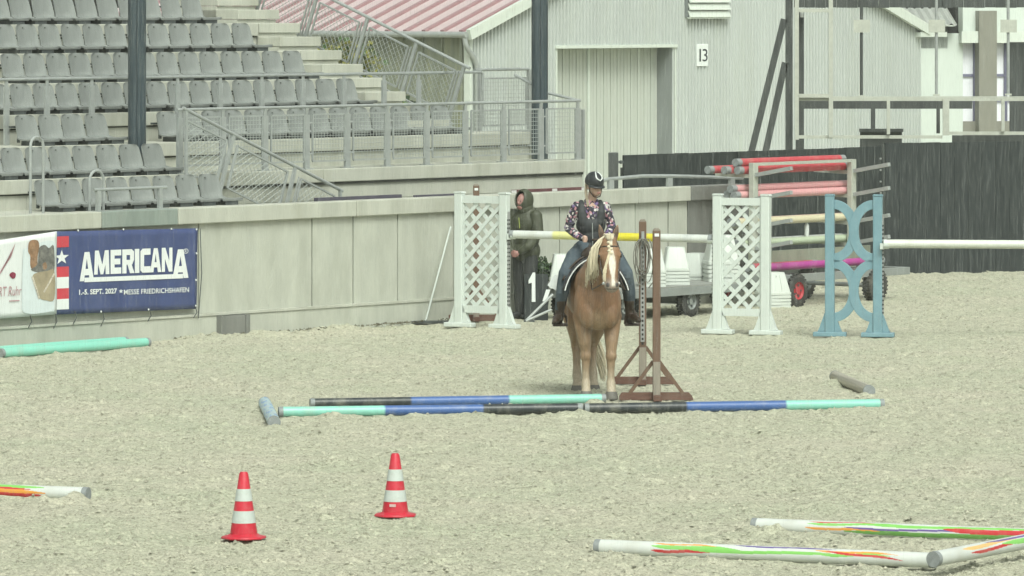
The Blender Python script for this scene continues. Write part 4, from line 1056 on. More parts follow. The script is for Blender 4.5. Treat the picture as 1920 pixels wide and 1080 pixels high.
# cups and jump poles
def cup(par_pt, lab, sgn):
    t = thing('jump_cup', lab, 'jump cup', par_pt, 0, 'jump cups'); m = MB()
    pts = [(.062 * math.sin(a), -.062 * math.cos(a)) for a in [D_(-75 + 150 * k / 12) for k in range(13)]]; pin = [(x * .88, z * .88) for x, z in pts]
    # cup curves across the pole (local y,z), extruded along x
    m.band(pts, pin, 0, .07); o = m.build('cradle', M['wing_white'], t); o.rotation_euler.z = math.radians(90); o.location.x = .035
    MB().box((-sgn * .05, 0, -.03), (.05, .05, .07)).build('bracket', M['wing_white'], t)
zp = 1.175
pa_ = Vector((P(957, 0, 69.2).x, 69.2, zp)); pb_ = Vector((P(1336, 0, 68.2).x, 68.2, zp - .015))
pole('white jump pole with yellow stripe hanging behind the rider', pa_, pb_, .05, bands((.215, WHITE), (.30, (.60, .60, .25)), (.34, (.60, .58, .22)), (.72, YEL), (.86, WHITE), (.90, (.50, .53, .51)), (1, WHITE)), 'poles hung in the jump wings', capm='cap_grey', capl=.05)
cup(pa_ + Vector((.03, 0, 0)), 'white plastic cup holding the yellow striped pole at its left end', 1); cup(pb_ - Vector((.03, 0, 0)), 'white plastic cup holding the yellow striped pole at its right end', -1)
pa2 = Vector((P(1657, 0, 67.4).x, 67.4, H - 457 / F * 67.4)); pb2 = pa2 + Vector((3.0, .10, -.02))
pole('plain white jump pole leaving the picture at the right', pa2, pb2, .052, bands((1, (.57, .60, .53))), 'poles hung in the jump wings', capm='wing_white')
cup(pa2 + Vector((.03, 0, 0)), 'white plastic cup on the light blue wing', 1)

# ------------------------------------------------------------------ brown wooden standards
M['brown'] = mat('brown_stained_wood', (.140, .088, .060), .55, .22, 5, .08, 60, stain=(.115, .07, .05), stain_amt=.6, stretch=(9, 9, .7), sscale=2.5)
M['sleeve'] = mat('grey_worn_wood', (.25, .225, .185), .65, .18, 6, stretch=(6, 6, .6)); M['foot_wood'] = mat('reddish_foot_plank', (.12, .062, .045), .6, .25, 6, stretch=(.7, 6, 6), stain=(.19, .15, .12), stain_amt=.5)
def standard(label, g, hgt, rz=0.0, sleeve=.36, track=False, tagp=False, group='brown wooden standards', foot=.76):
    t = thing('wooden_standard', label, 'jump standard', (g.x, g.y, 0), rz, group)
    MB().box((0, 0, hgt / 2 + .03), (.078, .085, hgt - .06)).build('post', M['brown'], t, bevel=.006)
    MB().prism([(-.039, hgt), (.039, hgt), (.022, hgt + .022), (-.022, hgt + .022)], -.042, .042).build('post_cap', M['sleeve'], t)
    MB().box((0, -.047, .04 + sleeve / 2), (.07, .012, sleeve)).build('sleeve', M['sleeve'], t)
    f = MB(); f.prism([(-foot / 2, .005), (foot / 2, .005), (foot / 2 - .015, .05), (foot / 2 - .05, .085), (-foot / 2 + .03, .085), (-foot / 2 + .005, .05)], .045, .085); f.build('foot_plank', M['foot_wood'], t, bevel=.004)
    for s in (-1, 1):
        MB().bar((s * .27, .065, .075), (s * .03, .065, .40), .035, .045, up=(0, 1, 0)).build('brace', M['brown'], t)
    MB().box((0, .02, .04), (.085, .5, .05)).build('cross_foot', M['foot_wood'], t)
    if track:
        tr = MB().box((0, -.049, hgt - .20 - .52), (.042, .012, 1.10)).build('hole_track', M['track'], t); hm = MB()
        for k in range(22): hm.box((0, -.056, hgt - .28 - k * .048), (.020, .004, .024))
        joined(hm.build('track_hole', M['hole'], tr))
    if tagp: MB().box((0, -.0455, hgt - .045), (.045, .006, .03)).build('paper_tag', M['sign_white'], t)
    return t
g = G(1231, 752); standard('brown wooden standard with white tag, the nearer one right of the horse', g, H - 432 / F * g.y, .03, tagp=True)
g = G(1205, 722); st2h = H - 415 / F * g.y; st2g = g; standard('brown wooden standard with metal hole track and rope, behind the nearer one', g, st2h, -.04, .36, True, foot=.66)
g = G(893, 603); standard('brown wooden standard half hidden behind the left lattice wing', g, H - 348 / F * g.y, .02, tagp=True)
# rope
M['rope'] = mat('grey_rope', (.17, .165, .14), .8, .25, 40)
rp_ = thing('coiled_rope', 'grey rope coil hanging from a brown standard beside the horse', 'rope', (st2g.x, st2g.y - .075, st2h - .2)); m = MB(); rr = random.Random(4)
for k in range(7):
    cx = rr.uniform(-.02, .06); w = rr.uniform(.055, .10); hh = rr.uniform(.17, .27)
    m.tube([(cx + w * math.sin(t), rr.uniform(-.02, .0) - .012 * k * .5, -hh + hh * math.cos(t) + .02) for t in [2 * math.pi * j / 20 for j in range(21)]], .0055, 6)
m.tube([(.0, -.02, .02), (.05, -.05, -.05), (.10, -.05, -.22), (.12, -.03, -.42), (.06, -.03, -.50)], .007, 6)
m.build('rope_loops', M['rope'], rp_, smooth=True); MB().box((0, 0, .05), (.03, .05, .09)).build('hook', M['galv'], rp_)

# ------------------------------------------------------------------ stick and board at the wall
g = G(797, 606); tp = az(845, 425, -.07); tpw = L(tp[0], -.07, tp[1])
sk = thing('leaning_stick', 'thin white stick leaning against the wall left of the lattice wing', 'stick', (g.x, g.y, 0)); MB().tube([(0, 0, 0), tpw - Vector((g.x, g.y, 0))], .013, 8).build('stick', M['wing_white'], sk, smooth=True)
g = G(790, 607); fb = thing('flat_plank', 'dark flat plank lying on the sand at the foot of the wall', 'plank', (g.x, g.y, 0), .1); MB().box((0, .0, .02), (.75, .12, .035)).build('plank', M['dark_timber'], fb, bevel=.004)
g = G(1010, 606); ms_ = thing('metal_prop', 'two grey metal bars folded on the sand beside the man', 'metal prop', (g.x, g.y, 0)); s = g.y / F
MB().tube([(-.16, 0, .03), (.18, .1, .36)], .018, 8).build('bar', M['galv'], ms_, smooth=True); MB().tube([(-.16, -.03, .03), (.16, .0, .17)], .016, 8).build('bar', M['galv'], ms_, smooth=True)
MB().box((-.12, 0, .02), (.14, .06, .04)).build('foot', M['bracket'], ms_)

# ------------------------------------------------------------------ flat trailer with white tubs
M['trailer'] = mat('grey_trailer_steel', (.24, .26, .25), .5, .15, 8, stain=(.16, .16, .14), stain_amt=.5); M['tyre'] = mat('tyre_rubber', (.045, .045, .043), .8, .25, 12, .3, 90, stain=(.17, .16, .12), stain_amt=.5, sscale=7)
M['rim_red'] = mat('red_wheel_rim', (.40, .05, .06), .5, .15); M['tub'] = mat('white_plastic_tub', (.56, .60, .56), .4, .04, 4, stain=(.5, .52, .45), stain_amt=.3); M['deck'] = mat('grey_deck_boards', (.26, .27, .25), .7, .2, 5)
def wheel(par, c, r, w, rim, name='wheel'):
    c = Vector(c); m = MB(); prof = [(r * .55, -w / 2), (r * .82, -w / 2), (r * .95, -w * .42), (r, -w * .25), (r, w * .25), (r * .95, w * .42), (r * .82, w / 2), (r * .55, w / 2)]
    n = 32; vs_ = []; fs_ = []
    for (q, y) in prof:
        for k in range(n): vs_.append(c + Vector((q * math.cos(2 * math.pi * k / n), y, q * math.sin(2 * math.pi * k / n))))
    for i in range(len(prof) - 1):
        for k in range(n): fs_.append((i * n + k, i * n + (k + 1) % n, (i + 1) * n + (k + 1) % n, (i + 1) * n + k))
    m.add(vs_, fs_)
    for k in range(26):   # tread blocks
        th = 2 * math.pi * k / 26
        for sy in (-1, 1): m.box(c + Vector((math.cos(th + sy * .06) * r * 1.0, sy * w * .22, math.sin(th + sy * .06) * r * 1.0)), (.028, w * .38, .024), R=Matrix.Rotation(-th - sy * .06, 3, 'Y'))
    wo = m.build(name, M['tyre'], par)
    rm = MB(); 
    prof2 = [(r * .60, -w * .44), (r * .54, -w * .46), (r * .48, -w * .30), (r * .22, -w * .26), (r * .20, -w * .42), (.001, -w * .42)]
    vs_ = []; fs_ = []
    for (q, y) in prof2:
        for k in range(n): vs_.append(c + Vector((q * math.cos(2 * math.pi * k / n), y, q * math.sin(2 * math.pi * k / n))))
    for i in range(len(prof2) - 1):
        for k in range(n): fs_.append((i * n + k, i * n + (k + 1) % n, (i + 1) * n + (k + 1) % n, (i + 1) * n + k))
    rm.add(vs_, fs_); rm.build('rim', M[rim], wo, smooth=True)
    for k in range(5):
        th = 2 * math.pi * k / 5; MB().box(c + Vector((math.cos(th) * r * .34, -w * .30, math.sin(th) * r * .34)), (.025, .02, .025)).build('wheel_nut', M['bracket'], wo)
    return wo
ft = sthing('flat_trailer', 'low grey flat trailer loaded with white tubs behind the horse', 'trailer', 9.3, -1.15, 0)
FL, FW, FZ = 2.75, .58, .375
MB().mm(0, FL, -FW, -FW + .05, FZ - .10, FZ).mm(0, FL, FW - .05, FW, FZ - .10, FZ).mm(0, .05, -FW + .05, FW - .05, FZ - .10, FZ).mm(FL - .05, FL, -FW + .05, FW - .05, FZ - .10, FZ).build('chassis', M['trailer'], ft, bevel=.004)
for k in range(6): MB().mm(.01, FL - .01, -FW + .01 + k * .193, -FW + .01 + k * .193 + .186, FZ + .001, FZ + .022).build('deck_plank', M['deck'], ft)
for x in (.35, 1.75):
    MB().tube([(x, -.5, .17), (x, .5, .17)], .025, 8).build('axle', M['trailer'], ft)
    MB().mm(x - .1, x + .1, -.4, .4, .19, FZ - .10).build('axle_mount', M['trailer'], ft)
    for s in (-1, 1): wheel(ft, (x, s * .47, .185), .185, .13, 'trailer')
MB().bar((2.0, -.3, .2), (2.6, -.3, .28), .03, .03).bar((2.0, .3, .2), (2.6, .3, .28), .03, .03).build('drawbar', M['trailer'], ft)
def tub_mesh():
    m = MB(); bw, bd, tw, td, h = .40, .34, .255, .22, .30
    prof = [(1.0, 0), (1.0, .028), (.93, .03), (.90, .055), (.90, .058), (.86, .075)]
    lv = [(bw, bd, 0), (bw, bd, .032), (bw * .95, bd * .95, .034), (bw * .93, bd * .93, .06), (tw * 1.03, td * 1.03, h - .012), (tw, td, h), ]
    vs_ = []; fs_ = []
    for (x, y, z) in lv:
        cx, cy, r_ = x / 2, y / 2, .03
        for (sx, sy, a0_) in ((1, 1, 0), (-1, 1, 90), (-1, -1, 180), (1, -1, 270)):
            for k in range(4):
                a = D_(a0_ + 30 * k); vs_.append((sx * (cx - r_) + r_ * math.cos(a), sy * (cy - r_) + r_ * math.sin(a), z))
    n = 16
    for i in range(len(lv) - 1):
        for k in range(n): fs_.append((i * n + k, i * n + (k + 1) % n, (i + 1) * n + (k + 1) % n, (i + 1) * n + k))
    fs_.append(tuple((len(lv) - 1) * n + k for k in range(n)))
    m.add(vs_, fs_)
    for s in (-1, 1): m.bar((s * .05, -bd * .47, .06), (s * .035, -td * .53, h - .03), .012, .012)
    me_ = m.mesh('plastic_tub'); me_.materials.append(M['tub']); shade(me_, 35); return me_
TUB = tub_mesh(); NORD = ['bottom', 'second', 'third', 'fourth', 'fifth']
def tub_stack(pos, rz, n, where, step=.045, sc=1.0):
    for k in range(n):
        o = bpy.data.objects.new('plastic_tub', TUB); col.objects.link(o); o.location = Vector(pos) + Z * step * k * sc
        o.rotation_euler = (0, 0, rz + random.uniform(-.03, .03)); o.scale = (sc, sc, sc)
        nm = 'top' if k == n - 1 else NORD[k]
        tag(o, 'white upturned tub, %s in the stack %s' % (nm + ('' if nm in ('top', 'bottom') else ' up'), where), 'tub', 'white stacked tubs')
dz_ = FZ + .023
def onbed(px, b, z=dz_): a = a_of(px, b); return L(a, b, z)
tub_stack(onbed(1222, -1.45), UROT + .75, 5, 'on the trailer between the two brown posts', sc=1.0)
tub_stack(onbed(1266, -1.38), UROT + .75, 5, 'just right of the nearer brown post', sc=1.0)
tub_stack(onbed(1352, -1.35), UROT + .8, 5, 'on the trailer behind the right lattice wing', sc=1.25)
tub_stack(onbed(1056, -.80), UROT + .7, 3, 'on the trailer left of the rider', sc=1.1)
tub_stack(onbed(1305, -.85), UROT + .2, 2, 'at the back of the trailer', sc=1.0)
gq = G(1449, 577); tub_stack((gq.x, gq.y, .0), .5, 5, 'on the sand beside the red wheel', sc=.98)

# ------------------------------------------------------------------ pole rack trailer
RK = Vector((3.218, 74.6, 0)); rk = thing('pole_rack_trailer', 'grey four-wheeled rack trailer stacked with coloured jump poles', 'trailer', RK, UROT)
ZB = .43; UPX = 2.26
for x in (0, UPX): MB().mm(x - .055, x + .055, -.04, .04, ZB, 1.90).build('upright', M['alu'], rk, bevel=.006)
MB().mm(.055, UPX - .055, -.03, .03, 1.86, 1.90).build('top_beam', M['alu'], rk)
levels = [1.72, 1.40, 1.03, .74, .47]
for x in (0, UPX):
    for z in levels[:4]:
        MB().bar((x, -.04, z + .02), (x, -.62, z + .12), .06, .05).build('arm', M['galv'], rk)
        MB().bar((x, .04, z - .0), (x, .62, z + .02), .05, .05).build('arm', M['alu'], rk)
MB().mm(-.35, UPX + .5, -.62, -.55, ZB - .10, ZB).mm(-.35, UPX + .5, .55, .62, ZB - .10, ZB).mm(-.35, -.28, -.55, .55, ZB - .10, ZB).mm(UPX + .43, UPX + .5, -.55, .55, ZB - .10, ZB).mm(-.06, .06, -.55, .55, ZB - .09, ZB - .01).mm(UPX - .06, UPX + .06, -.55, .55, ZB - .09, ZB - .01).build('chassis', M['trailer'], rk, bevel=.004)
MB().mm(-.2, UPX + .3, -.10, -.06, .55, .72).build('side_board', mat('grey_green_board', (.25, .27, .21), .6, .15, stretch=(1, 1, .3)), rk)
for x in (.10, 1.95):
    MB().tube([(x, -.55, .21), (x, .55, .21)], .03, 8).build('axle', M['trailer'], rk)
    for s in (-1, 1): wheel(rk, (x, s * .60, .215), .215, .15, 'rim_red' if x < 1 else 'trailer')
# grille crate behind the poles
def rackw(t, yy, z): return RK + U * t + N * yy + Z * z
REDP = (.48, .06, .075); PINK = (.62, .32, .33); CREAM = (.56, .52, .36); PGREEN = (.40, .47, .34); MAG = (.36, .05, .24)
RP = 'poles stored on the rack trailer'
def rpole(t0, t1, yy, z, c, lab, r=.052, c2=None, capm='cap_grey'): pole(lab, rackw(t0, yy, z), rackw(t1, yy, z), r, bands((1, c)) if c2 is None else bands((.14, c2), (1, c)), RP, nl=14, na=18, capm=capm, capl=.10)
z = levels[0] + .08
rpole(-.19, 2.35, .13, z, REDP, 'bright red pole on the top level of the rack, nearest the uprights'); rpole(-.32, 2.2, .25, z + .005, REDP, 'bright red pole on the top level, second from the uprights')
rpole(-.46, 2.1, .42, z + .01, REDP, 'bright red pole on the top level of the rack, farthest left and farthest out'); rpole(-.18, 2.3, .17, z + .105, REDP, 'bright red pole resting on top of the other red poles')
z = levels[1] + .08
rpole(-.28, 2.45, .12, z - .01, PINK, 'pink pole on the second level of the rack, nearest the uprights'); rpole(-.25, 2.5, .20, z + .075, PINK, 'pink pole lying on the other pink poles'); rpole(-.22, 2.42, .28, z, PINK, 'pink pole on the second level of the rack, far side')
z = levels[2] + .08
rpole(-.3, 2.6, .12, z, CREAM, 'cream pole on the middle level of the rack, near side'); rpole(-.2, 2.5, .24, z, (.62, .45, .36), 'salmon pole on the middle level of the rack, far side')
z = levels[3] + .08
rpole(-.2, 2.5, .12, z, PGREEN, 'pale green pole on the fourth level of the rack, near side'); rpole(-.2, 2.45, .24, z + .01, WHITE, 'white pole on the fourth level of the rack, second from the uprights'); rpole(-.1, 2.4, .36, z, PGREEN, 'pale green pole on the fourth level of the rack, far side')
z = levels[4] + .03
rpole(-.2, 2.55, -.30, z + .02, MAG, 'magenta pole on the bed of the rack trailer', capm='cap_grey'); rpole(-.35, 1.2, -.16, z + .02, (.40, .06, .09), 'dark red pole on the bed of the rack trailer')
# small shelf rail above
kk = thing('wire_crate', 'grey wire-sided crate standing behind the pole rack', 'crate', rackw(.35, 1.1, 0), UROT)
MB().mm(0, 1.5, 0, .04, .1, 1.36).build('back_board', M['trailer'], kk)
for x0 in (0.0, .50, 1.0): wire_panel(kk, [(x0 + .04, -.03, .35), (x0 + .44, -.03, .35), (x0 + .44, -.03, 1.32), (x0 + .04, -.03, 1.32)], du=.07, dv=.07, r=.006)
for x in (0, 1.46): MB().mm(x, x + .05, -.05, .0, 0, 1.4).build('post', M['galv'], kk)
bt_ = P(1533, 428, 76.2); bo_ = thing('plastic_bottle', 'clear plastic bottle standing on the poles of the rack', 'bottle', (rackw(1.42, .15, levels[3] + .135)), 0)
M['clear'] = mat('clear_plastic', (.55, .58, .56), .15, .03, spec=.8); MB().lathe([(.03, 0), (.033, .02), (.033, .14), (.014, .18), (.014, .20)], 12).build('bottle_body', M['clear'], bo_, smooth=True); MB().lathe([(.016, .20), (.016, .225)], 10).build('cap', M['sign_white'], bo_)

# ------------------------------------------------------------------ planter with number
g = G(1010, 598); gb = Vector((g.x, g.y, 0))
pl = leaf_blob('potted_shrub', 'dark green clipped shrub in a pot behind the white number 1', 'shrub', gb + Vector((.0, .05, .42)), (.19, .17, .17), 900, [M['leaf1'], M['leaf2']], .05)
MB().lathe([(.10, -.42), (.15, -.05), (.16, 0), (.14, 0)], 18).build('pot', M['dark_timber'], pl)
g2_ = G(998, 603); nb_ = thing('number_marker', 'white number 1 on a dark board beside the man in the hood', 'sign', (g2_.x, g2_.y, 0), 0)
MB().mm(-.10, .20, .02, .04, 0, .60).build('board', M['fence'], nb_)
k_ = g2_.y / F
def nq(pts, nm):
    m_ = MB(); m_.prism([((x - 998) * k_, H - y * k_) for x, y in pts], .0, .018); m_.build(nm, M['sign_white'], nb_)
nq([(997, 566), (1004, 566), (1003.5, 511), (999, 511), (991, 526), (991, 532), (997, 530)], 'numeral')
nq([(1017, 565), (1024, 565), (1032, 543), (1024, 543)], 'numeral_fragment')
# ------------------------------------------------------------------ bodies
def blob(name, mb, voxel, smooth, m, parent, color_fn=None, fac=.5):
    me_ = mb.mesh(name); o = bpy.data.objects.new(name, me_); col.objects.link(o)
    r = o.modifiers.new('r', 'REMESH'); r.mode = 'VOXEL'; r.voxel_size = voxel
    if smooth: s = o.modifiers.new('s', 'SMOOTH'); s.factor = fac; s.iterations = smooth
    dg = bpy.context.evaluated_depsgraph_get(); me2 = bpy.data.meshes.new_from_object(o.evaluated_get(dg))
    o.modifiers.clear(); o.data = me2; me2.name = name
    me2.polygons.foreach_set('use_smooth', [True] * len(me2.polygons))
    me2.materials.clear()
    for q in (m if isinstance(m, (list, tuple)) else [m]): me2.materials.append(q)
    if color_fn:
        n = len(me2.vertices); c = np.empty(n * 3, dtype=np.float32); me2.vertices.foreach_get('co', c); c = c.reshape(-1, 3)
        ca = me2.color_attributes.new('paint', 'FLOAT_COLOR', 'POINT'); out = np.ones((n, 4), dtype=np.float32); out[:, :3] = color_fn(c); ca.data.foreach_set('color', out.ravel())
    o.parent = parent
    return o
def sm(x, a, b): t = np.clip((x - a) / (b - a), 0, 1); return t * t * (3 - 2 * t)

# ---- horse: faces the camera (-Y), origin on the sand between the fore hooves
hg = Vector((.877, 57.2, 0)); HR = math.radians(5.6)
horse = thing('horse', 'chestnut horse with blonde mane and white blaze standing under the rider', 'horse', hg, HR)
HX = .068   # the head is carried slightly to the picture's right
hb = MB()
# trunk
for c, r in (((0, .02, 1.00), (.218, .24, .30)), ((0, .06, 1.12), (.205, .26, .25)), ((0, .45, 1.03), (.262, .45, .31)), ((0, .75, 1.05), (.262, .42, .30)), ((0, 1.08, 1.12), (.24, .30, .27)), ((0, 1.20, 1.05), (.20, .20, .24)), ((0, .28, 1.27), (.10, .28, .14)), ((0, -.06, .90), (.18, .14, .20)), ((0, .02, .86), (.19, .20, .15))):
    hb.sphere(c, r, seg=24, rings=16)
for s in (-1, 1):
    hb.sphere((s * .138, .02, .96), (.105, .17, .25), seg=18, rings=12)          # shoulder
    hb.sphere((s * .10, -.10, .87), (.10, .10, .15), seg=16, rings=10)           # breast muscle
    hb.sphere((s * .13, 1.12, 1.02), (.138, .26, .28), seg=18, rings=12)         # haunch
    # fore leg
    fx_ = -.118 if s < 0 else .128; fy = .05 if s < 0 else -.05
    hb.chain([((s * .148, .06, .84), .108), ((s * .145, .03, .71), .088), ((s * .5 * .145 + fx_ * .5, fy * .5 + .0, .58), .070), ((fx_ * 1.02, fy, .48), .055), ((fx_ * 1.02, fy - .008, .435), .061), ((fx_, fy, .385), .048), ((fx_, fy + .005, .29), .040), ((fx_, fy + .005, .20), .041), ((fx_, fy, .155), .052), ((fx_, fy - .025, .10), .047), ((fx_, fy - .04, .06), .056)])
    # hind leg
    qx = -.092 if s < 0 else .080; qy = 1.10 if s < 0 else 1.16
    hb.chain([((s * .14, 1.02, .88), .145), ((s * .145, .98, .78), .115), ((s * .125, qy - .05, .64), .078), ((s * .105, qy + .05, .53), .056), ((qx, qy + .085, .47), .058), ((qx, qy + .06, .40), .047), ((qx, qy + .03, .27), .042), ((qx, qy + .01, .16), .053), ((qx, qy - .03, .10), .048), ((qx, qy - .05, .06), .062)])
# neck
hb.chain([((0, .10, 1.16), .235), ((.005, -.05, 1.24), .205), ((.018, -.18, 1.36), .168), ((.04, -.27, 1.48), .135), ((HX - .01, -.33, 1.57), .110)], 20)
# head: poll to muzzle hanging nearly straight down
hb.sphere((HX - .004, -.40, 1.575), (.088, .105, .105), seg=20, rings=14)
hb.sphere((HX, -.45, 1.505), (.112, .095, .115), seg=20, rings=14)
for s in (-1, 1):
    hb.sphere((HX + s * .070, -.40, 1.44), (.048, .105, .11), seg=16, rings=12)   # cheek
    hb.sphere((HX + s * .096, -.485, 1.485), (.026, .032, .034), seg=14, rings=10) # brow over the eye
hb.chain([((HX, -.48, 1.46), .100), ((HX + .002, -.525, 1.37), .083), ((HX + .004, -.56, 1.29), .070), ((HX + .006, -.59, 1.225), .062), ((HX + .006, -.60, 1.185), .066)], 20)
hb.sphere((HX + .006, -.605, 1.185), (.080, .058, .060), seg=18, rings=12)
hb.sphere((HX + .006, -.595, 1.142), (.056, .048, .032), seg=16, rings=10)         # lower lip
for s in (-1, 1): hb.sphere((HX + .006 + s * .046, -.632, 1.190), (.026, .022, .030), seg=12, rings=8)
# ears
for s in (-1, 1):
    e0 = Vector((HX + s * .062, -.36, 1.645)); e1 = Vector((HX + s * .095, -.375, 1.795))
    hb.chain([(e0, .030), (e0 * .55 + e1 * .45, .032), (e0 * .2 + e1 * .8, .018), (e1, .007)], 12)
CH = np.array((.24, .138, .078)); CHD = np.array((.165, .080, .040)); FLAX = np.array((.31, .235, .15)); CREAM_ = np.array((.41, .355, .265)); MUZ = np.array((.30, .26, .22)); DRK = np.array((.05, .045, .045)); WH = np.array((.66, .62, .52))
def coat(c):
    x, y, z = c[:, 0], c[:, 1], c[:, 2]; n = len(c); out = np.tile(CH, (n, 1))
    nz_ = np.sin(x * 31 + z * 17) * np.sin(z * 23 - y * 13 + x * 7) * .5 + .5
    out = out * (.9 + .2 * nz_)[:, None]
    t = (1 - sm(z, .50, .98)) * .55; out = out * (1 - t)[:, None] + FLAX * t[:, None]          # paler belly and upper legs
    t = (1 - sm(z, .10, .44)) * .9; out = out * (1 - t)[:, None] + CREAM_ * t[:, None]                 # flaxen lower legs
    t = np.exp(-((x - 0) / .10) ** 2) * sm(z, .62, .74) * (1 - sm(z, .86, .95)) * (y < .1) * .45; out = out * (1 - t)[:, None] + FLAX * t[:, None]
    head = (y < -.30) & (z > 1.08)
    mz = head * (1 - sm(z, 1.20, 1.29)) ; out = out * (1 - mz * .8)[:, None] + MUZ * (mz * .8)[:, None]
    fr_ = (y < -.47 - (1.5 - z) * .12) & head
    wbl_ = .030 + .012 * np.sin(z * 19)
    bl = .88 * fr_ * (1 - sm(np.abs(x - HX - .010 - (1.45 - z) * .03), wbl_ * .75, wbl_)) * sm(z, 1.17, 1.19); out = out * (1 - bl)[:, None] + WH * bl[:, None]
    for s in (-1, 1):   # nostrils and eyes
        d = np.sqrt(((x - HX - .006 - s * .047) / .021) ** 2 + ((z - 1.192) / .027) ** 2); t = (1 - sm(d, .7, 1.1)) * (y < -.595); out = out * (1 - t)[:, None] + DRK * t[:, None]
    t = ((np.abs(z - 1.150) < .006) & (y < -.59)) * .8; out = out * (1 - t)[:, None] + DRK * t[:, None]
    ear = (z > 1.665) & (y < -.385); out[ear] = np.array((.10, .065, .045))
    return out
M['coat'] = mat('horse_coat', (1, 1, 1), .45, .24, 14, .18, 60, attr='paint', stretch=(6, 6, .7), spec=.4)
blob('body', hb, .011, 6, M['coat'], horse, coat)
M['hoof'] = mat('hoof_horn', (.13, .125, .11), .6, .2, 20); M['eye'] = mat('horse_eye', (.012, .010, .009), .08, 0, spec=.8)
for hx_, hy_ in ((-.118, .01), (.128, -.09), (-.092, 1.05), (.080, 1.11)):
    MB().lathe([(.074, .0), (.072, .012), (.060, .062), (.050, .078)], 18, c=(hx_, hy_, 0)).build('hoof', M['hoof'], horse, smooth=True)
for s in (-1, 1): MB().sphere((HX + s * .111, -.497, 1.478), (.014, .018, .018), seg=12, rings=8).build('eye', M['eye'], horse, smooth=True)
# hair
M['hair'] = mat('flaxen_hair', (.62, .56, .41), .5, .22, 30, stretch=(8, 8, .6), spec=.4)
def strands(name, fn, n, r, parent, m='hair', seg=7):
    b_ = MB()
    for k in range(n):
        pts = fn(k / n, random.Random(k * 13 + n)); rr = [r * (1 - .75 * i / (len(pts) - 1)) for i in range(len(pts))]
        b_.tube(pts, rr, 4, cap=False)
    return joined(b_.build(name, M[m], parent, smooth=True))
def mane(t, q):      # falls on the picture's left side of the neck
    y = -.40 + .30 * t; z = 1.672 - .17 * t; x = .060 - .030 * t; o = q.uniform(-.012, .012); ln = q.uniform(.27, .37)
    xe = -.035 - .095 * q.random() - .02 * t
    return [(x + .02, y, z - .03), (x - .02 + o, y - .01, z + .012), (x * .45 + xe * .55, y - .03 + o, z - .035), (xe * .92 + x * .08, y - .05 + o, z - ln * .35), (xe + o * .5, y - .06 + o, z - ln * .70), (xe + o, y - .06, z - ln)]
strands('mane', mane, 190, .0105, horse)
def forelock(t, q):
    x = HX + (t - .5) * .085; o = q.uniform(-.012, .012); ln = q.uniform(.20, .34)
    sx = HX - .028 + o
    return [(x, -.37, 1.675), (x * .8 + HX * .2, -.445, 1.640), (HX - .005 + o * .6, -.515, 1.575), (sx * .6 + HX * .4, -.565, 1.50), (sx - .012, -.583, 1.42), (sx - .028, -.592, 1.50 - ln * .62), (sx - .035 + o, -.598, 1.50 - ln * .85)]
strands('forelock', forelock, 70, .0085, horse)
def poll_tuft(t, q):
    a = t * 6.28 * 3; rr = .055 * math.sqrt(q.random())
    x = HX + rr * math.cos(a); y = -.36 + rr * math.sin(a) * .8
    return [(x, y, 1.65), (x + q.uniform(-.02, .02), y - .03, 1.695), (x * .9 + HX * .1, y - .075, 1.69), (x * .7 + HX * .3, y - .115, 1.645)]
strands('poll_tuft', poll_tuft, 60, .010, horse)
br_ = MB()      # braid of the forelock: small alternating knots
for k in range(6): br_.sphere((HX - .006 + (.010 if k % 2 else -.010), -.502 - .013 * k, 1.615 - .021 * k), (.019, .014, .016), seg=10, rings=7)
br_.build('braid', M['hair'], horse, smooth=True)
def tail(t, q):
    o1, o2, o3 = q.uniform(-.05, .05), q.uniform(-.05, .05), q.uniform(.0, .22)
    return [(o1 * .3, 1.36, 1.22), (.02 + o1 * .5, 1.46 + o2 * .5, 1.12), (.05 + o1, 1.45 + o2, .85), (.11 + o1, 1.42 + o2, .55), (.17 + o1 * .9, 1.38 + o2, .33 + o3 * .4), (.215 + o1 * .6, 1.34 + o2, .08 + o3)]
strands('tail', tail, 130, .011, horse)

# tack
M['leather'] = mat('dark_leather', (.040, .026, .018), .5, .25, 20, spec=.5); M['pad'] = mat('black_saddle_pad', (.028, .028, .032), .75, .3, 30, stain=(.10, .09, .09), stain_amt=.6, sscale=30)
tk = thing('bridle', 'thin dark bridle with reins on the chestnut horse', 'bridle', hg, HR)
for s in (-1, 1):
    MB().tube([(HX + s * .03, -.36, 1.66), (HX + s * .088, -.40, 1.60), (HX + s * .108, -.45, 1.50), (HX + s * .095, -.50, 1.38), (HX + s * .076, -.575, 1.235), (HX + s * .070, -.59, 1.20)], .0075, 6).build('cheek_strap', M['leather'], tk)
    MB().tube([(HX + s * .078, -.585, 1.205), (HX + s * .17, -.36, 1.13), (HX + s * .14 - .02, -.05, 1.30), (-.04 + s * .03, .18, 1.56)], .006, 6).build('rein', M['leather'], tk)
    MB().sphere((HX + s * .078, -.588, 1.205), (.016, .016, .016), seg=10, rings=7).build('bit_ring', M['galv'], tk)
MB().tube([(HX - .10, -.44, 1.555), (HX - .06, -.505, 1.575), (HX, -.53, 1.578), (HX + .06, -.505, 1.575), (HX + .10, -.44, 1.555)], .009, 6).build('browband', M['leather'], tk)

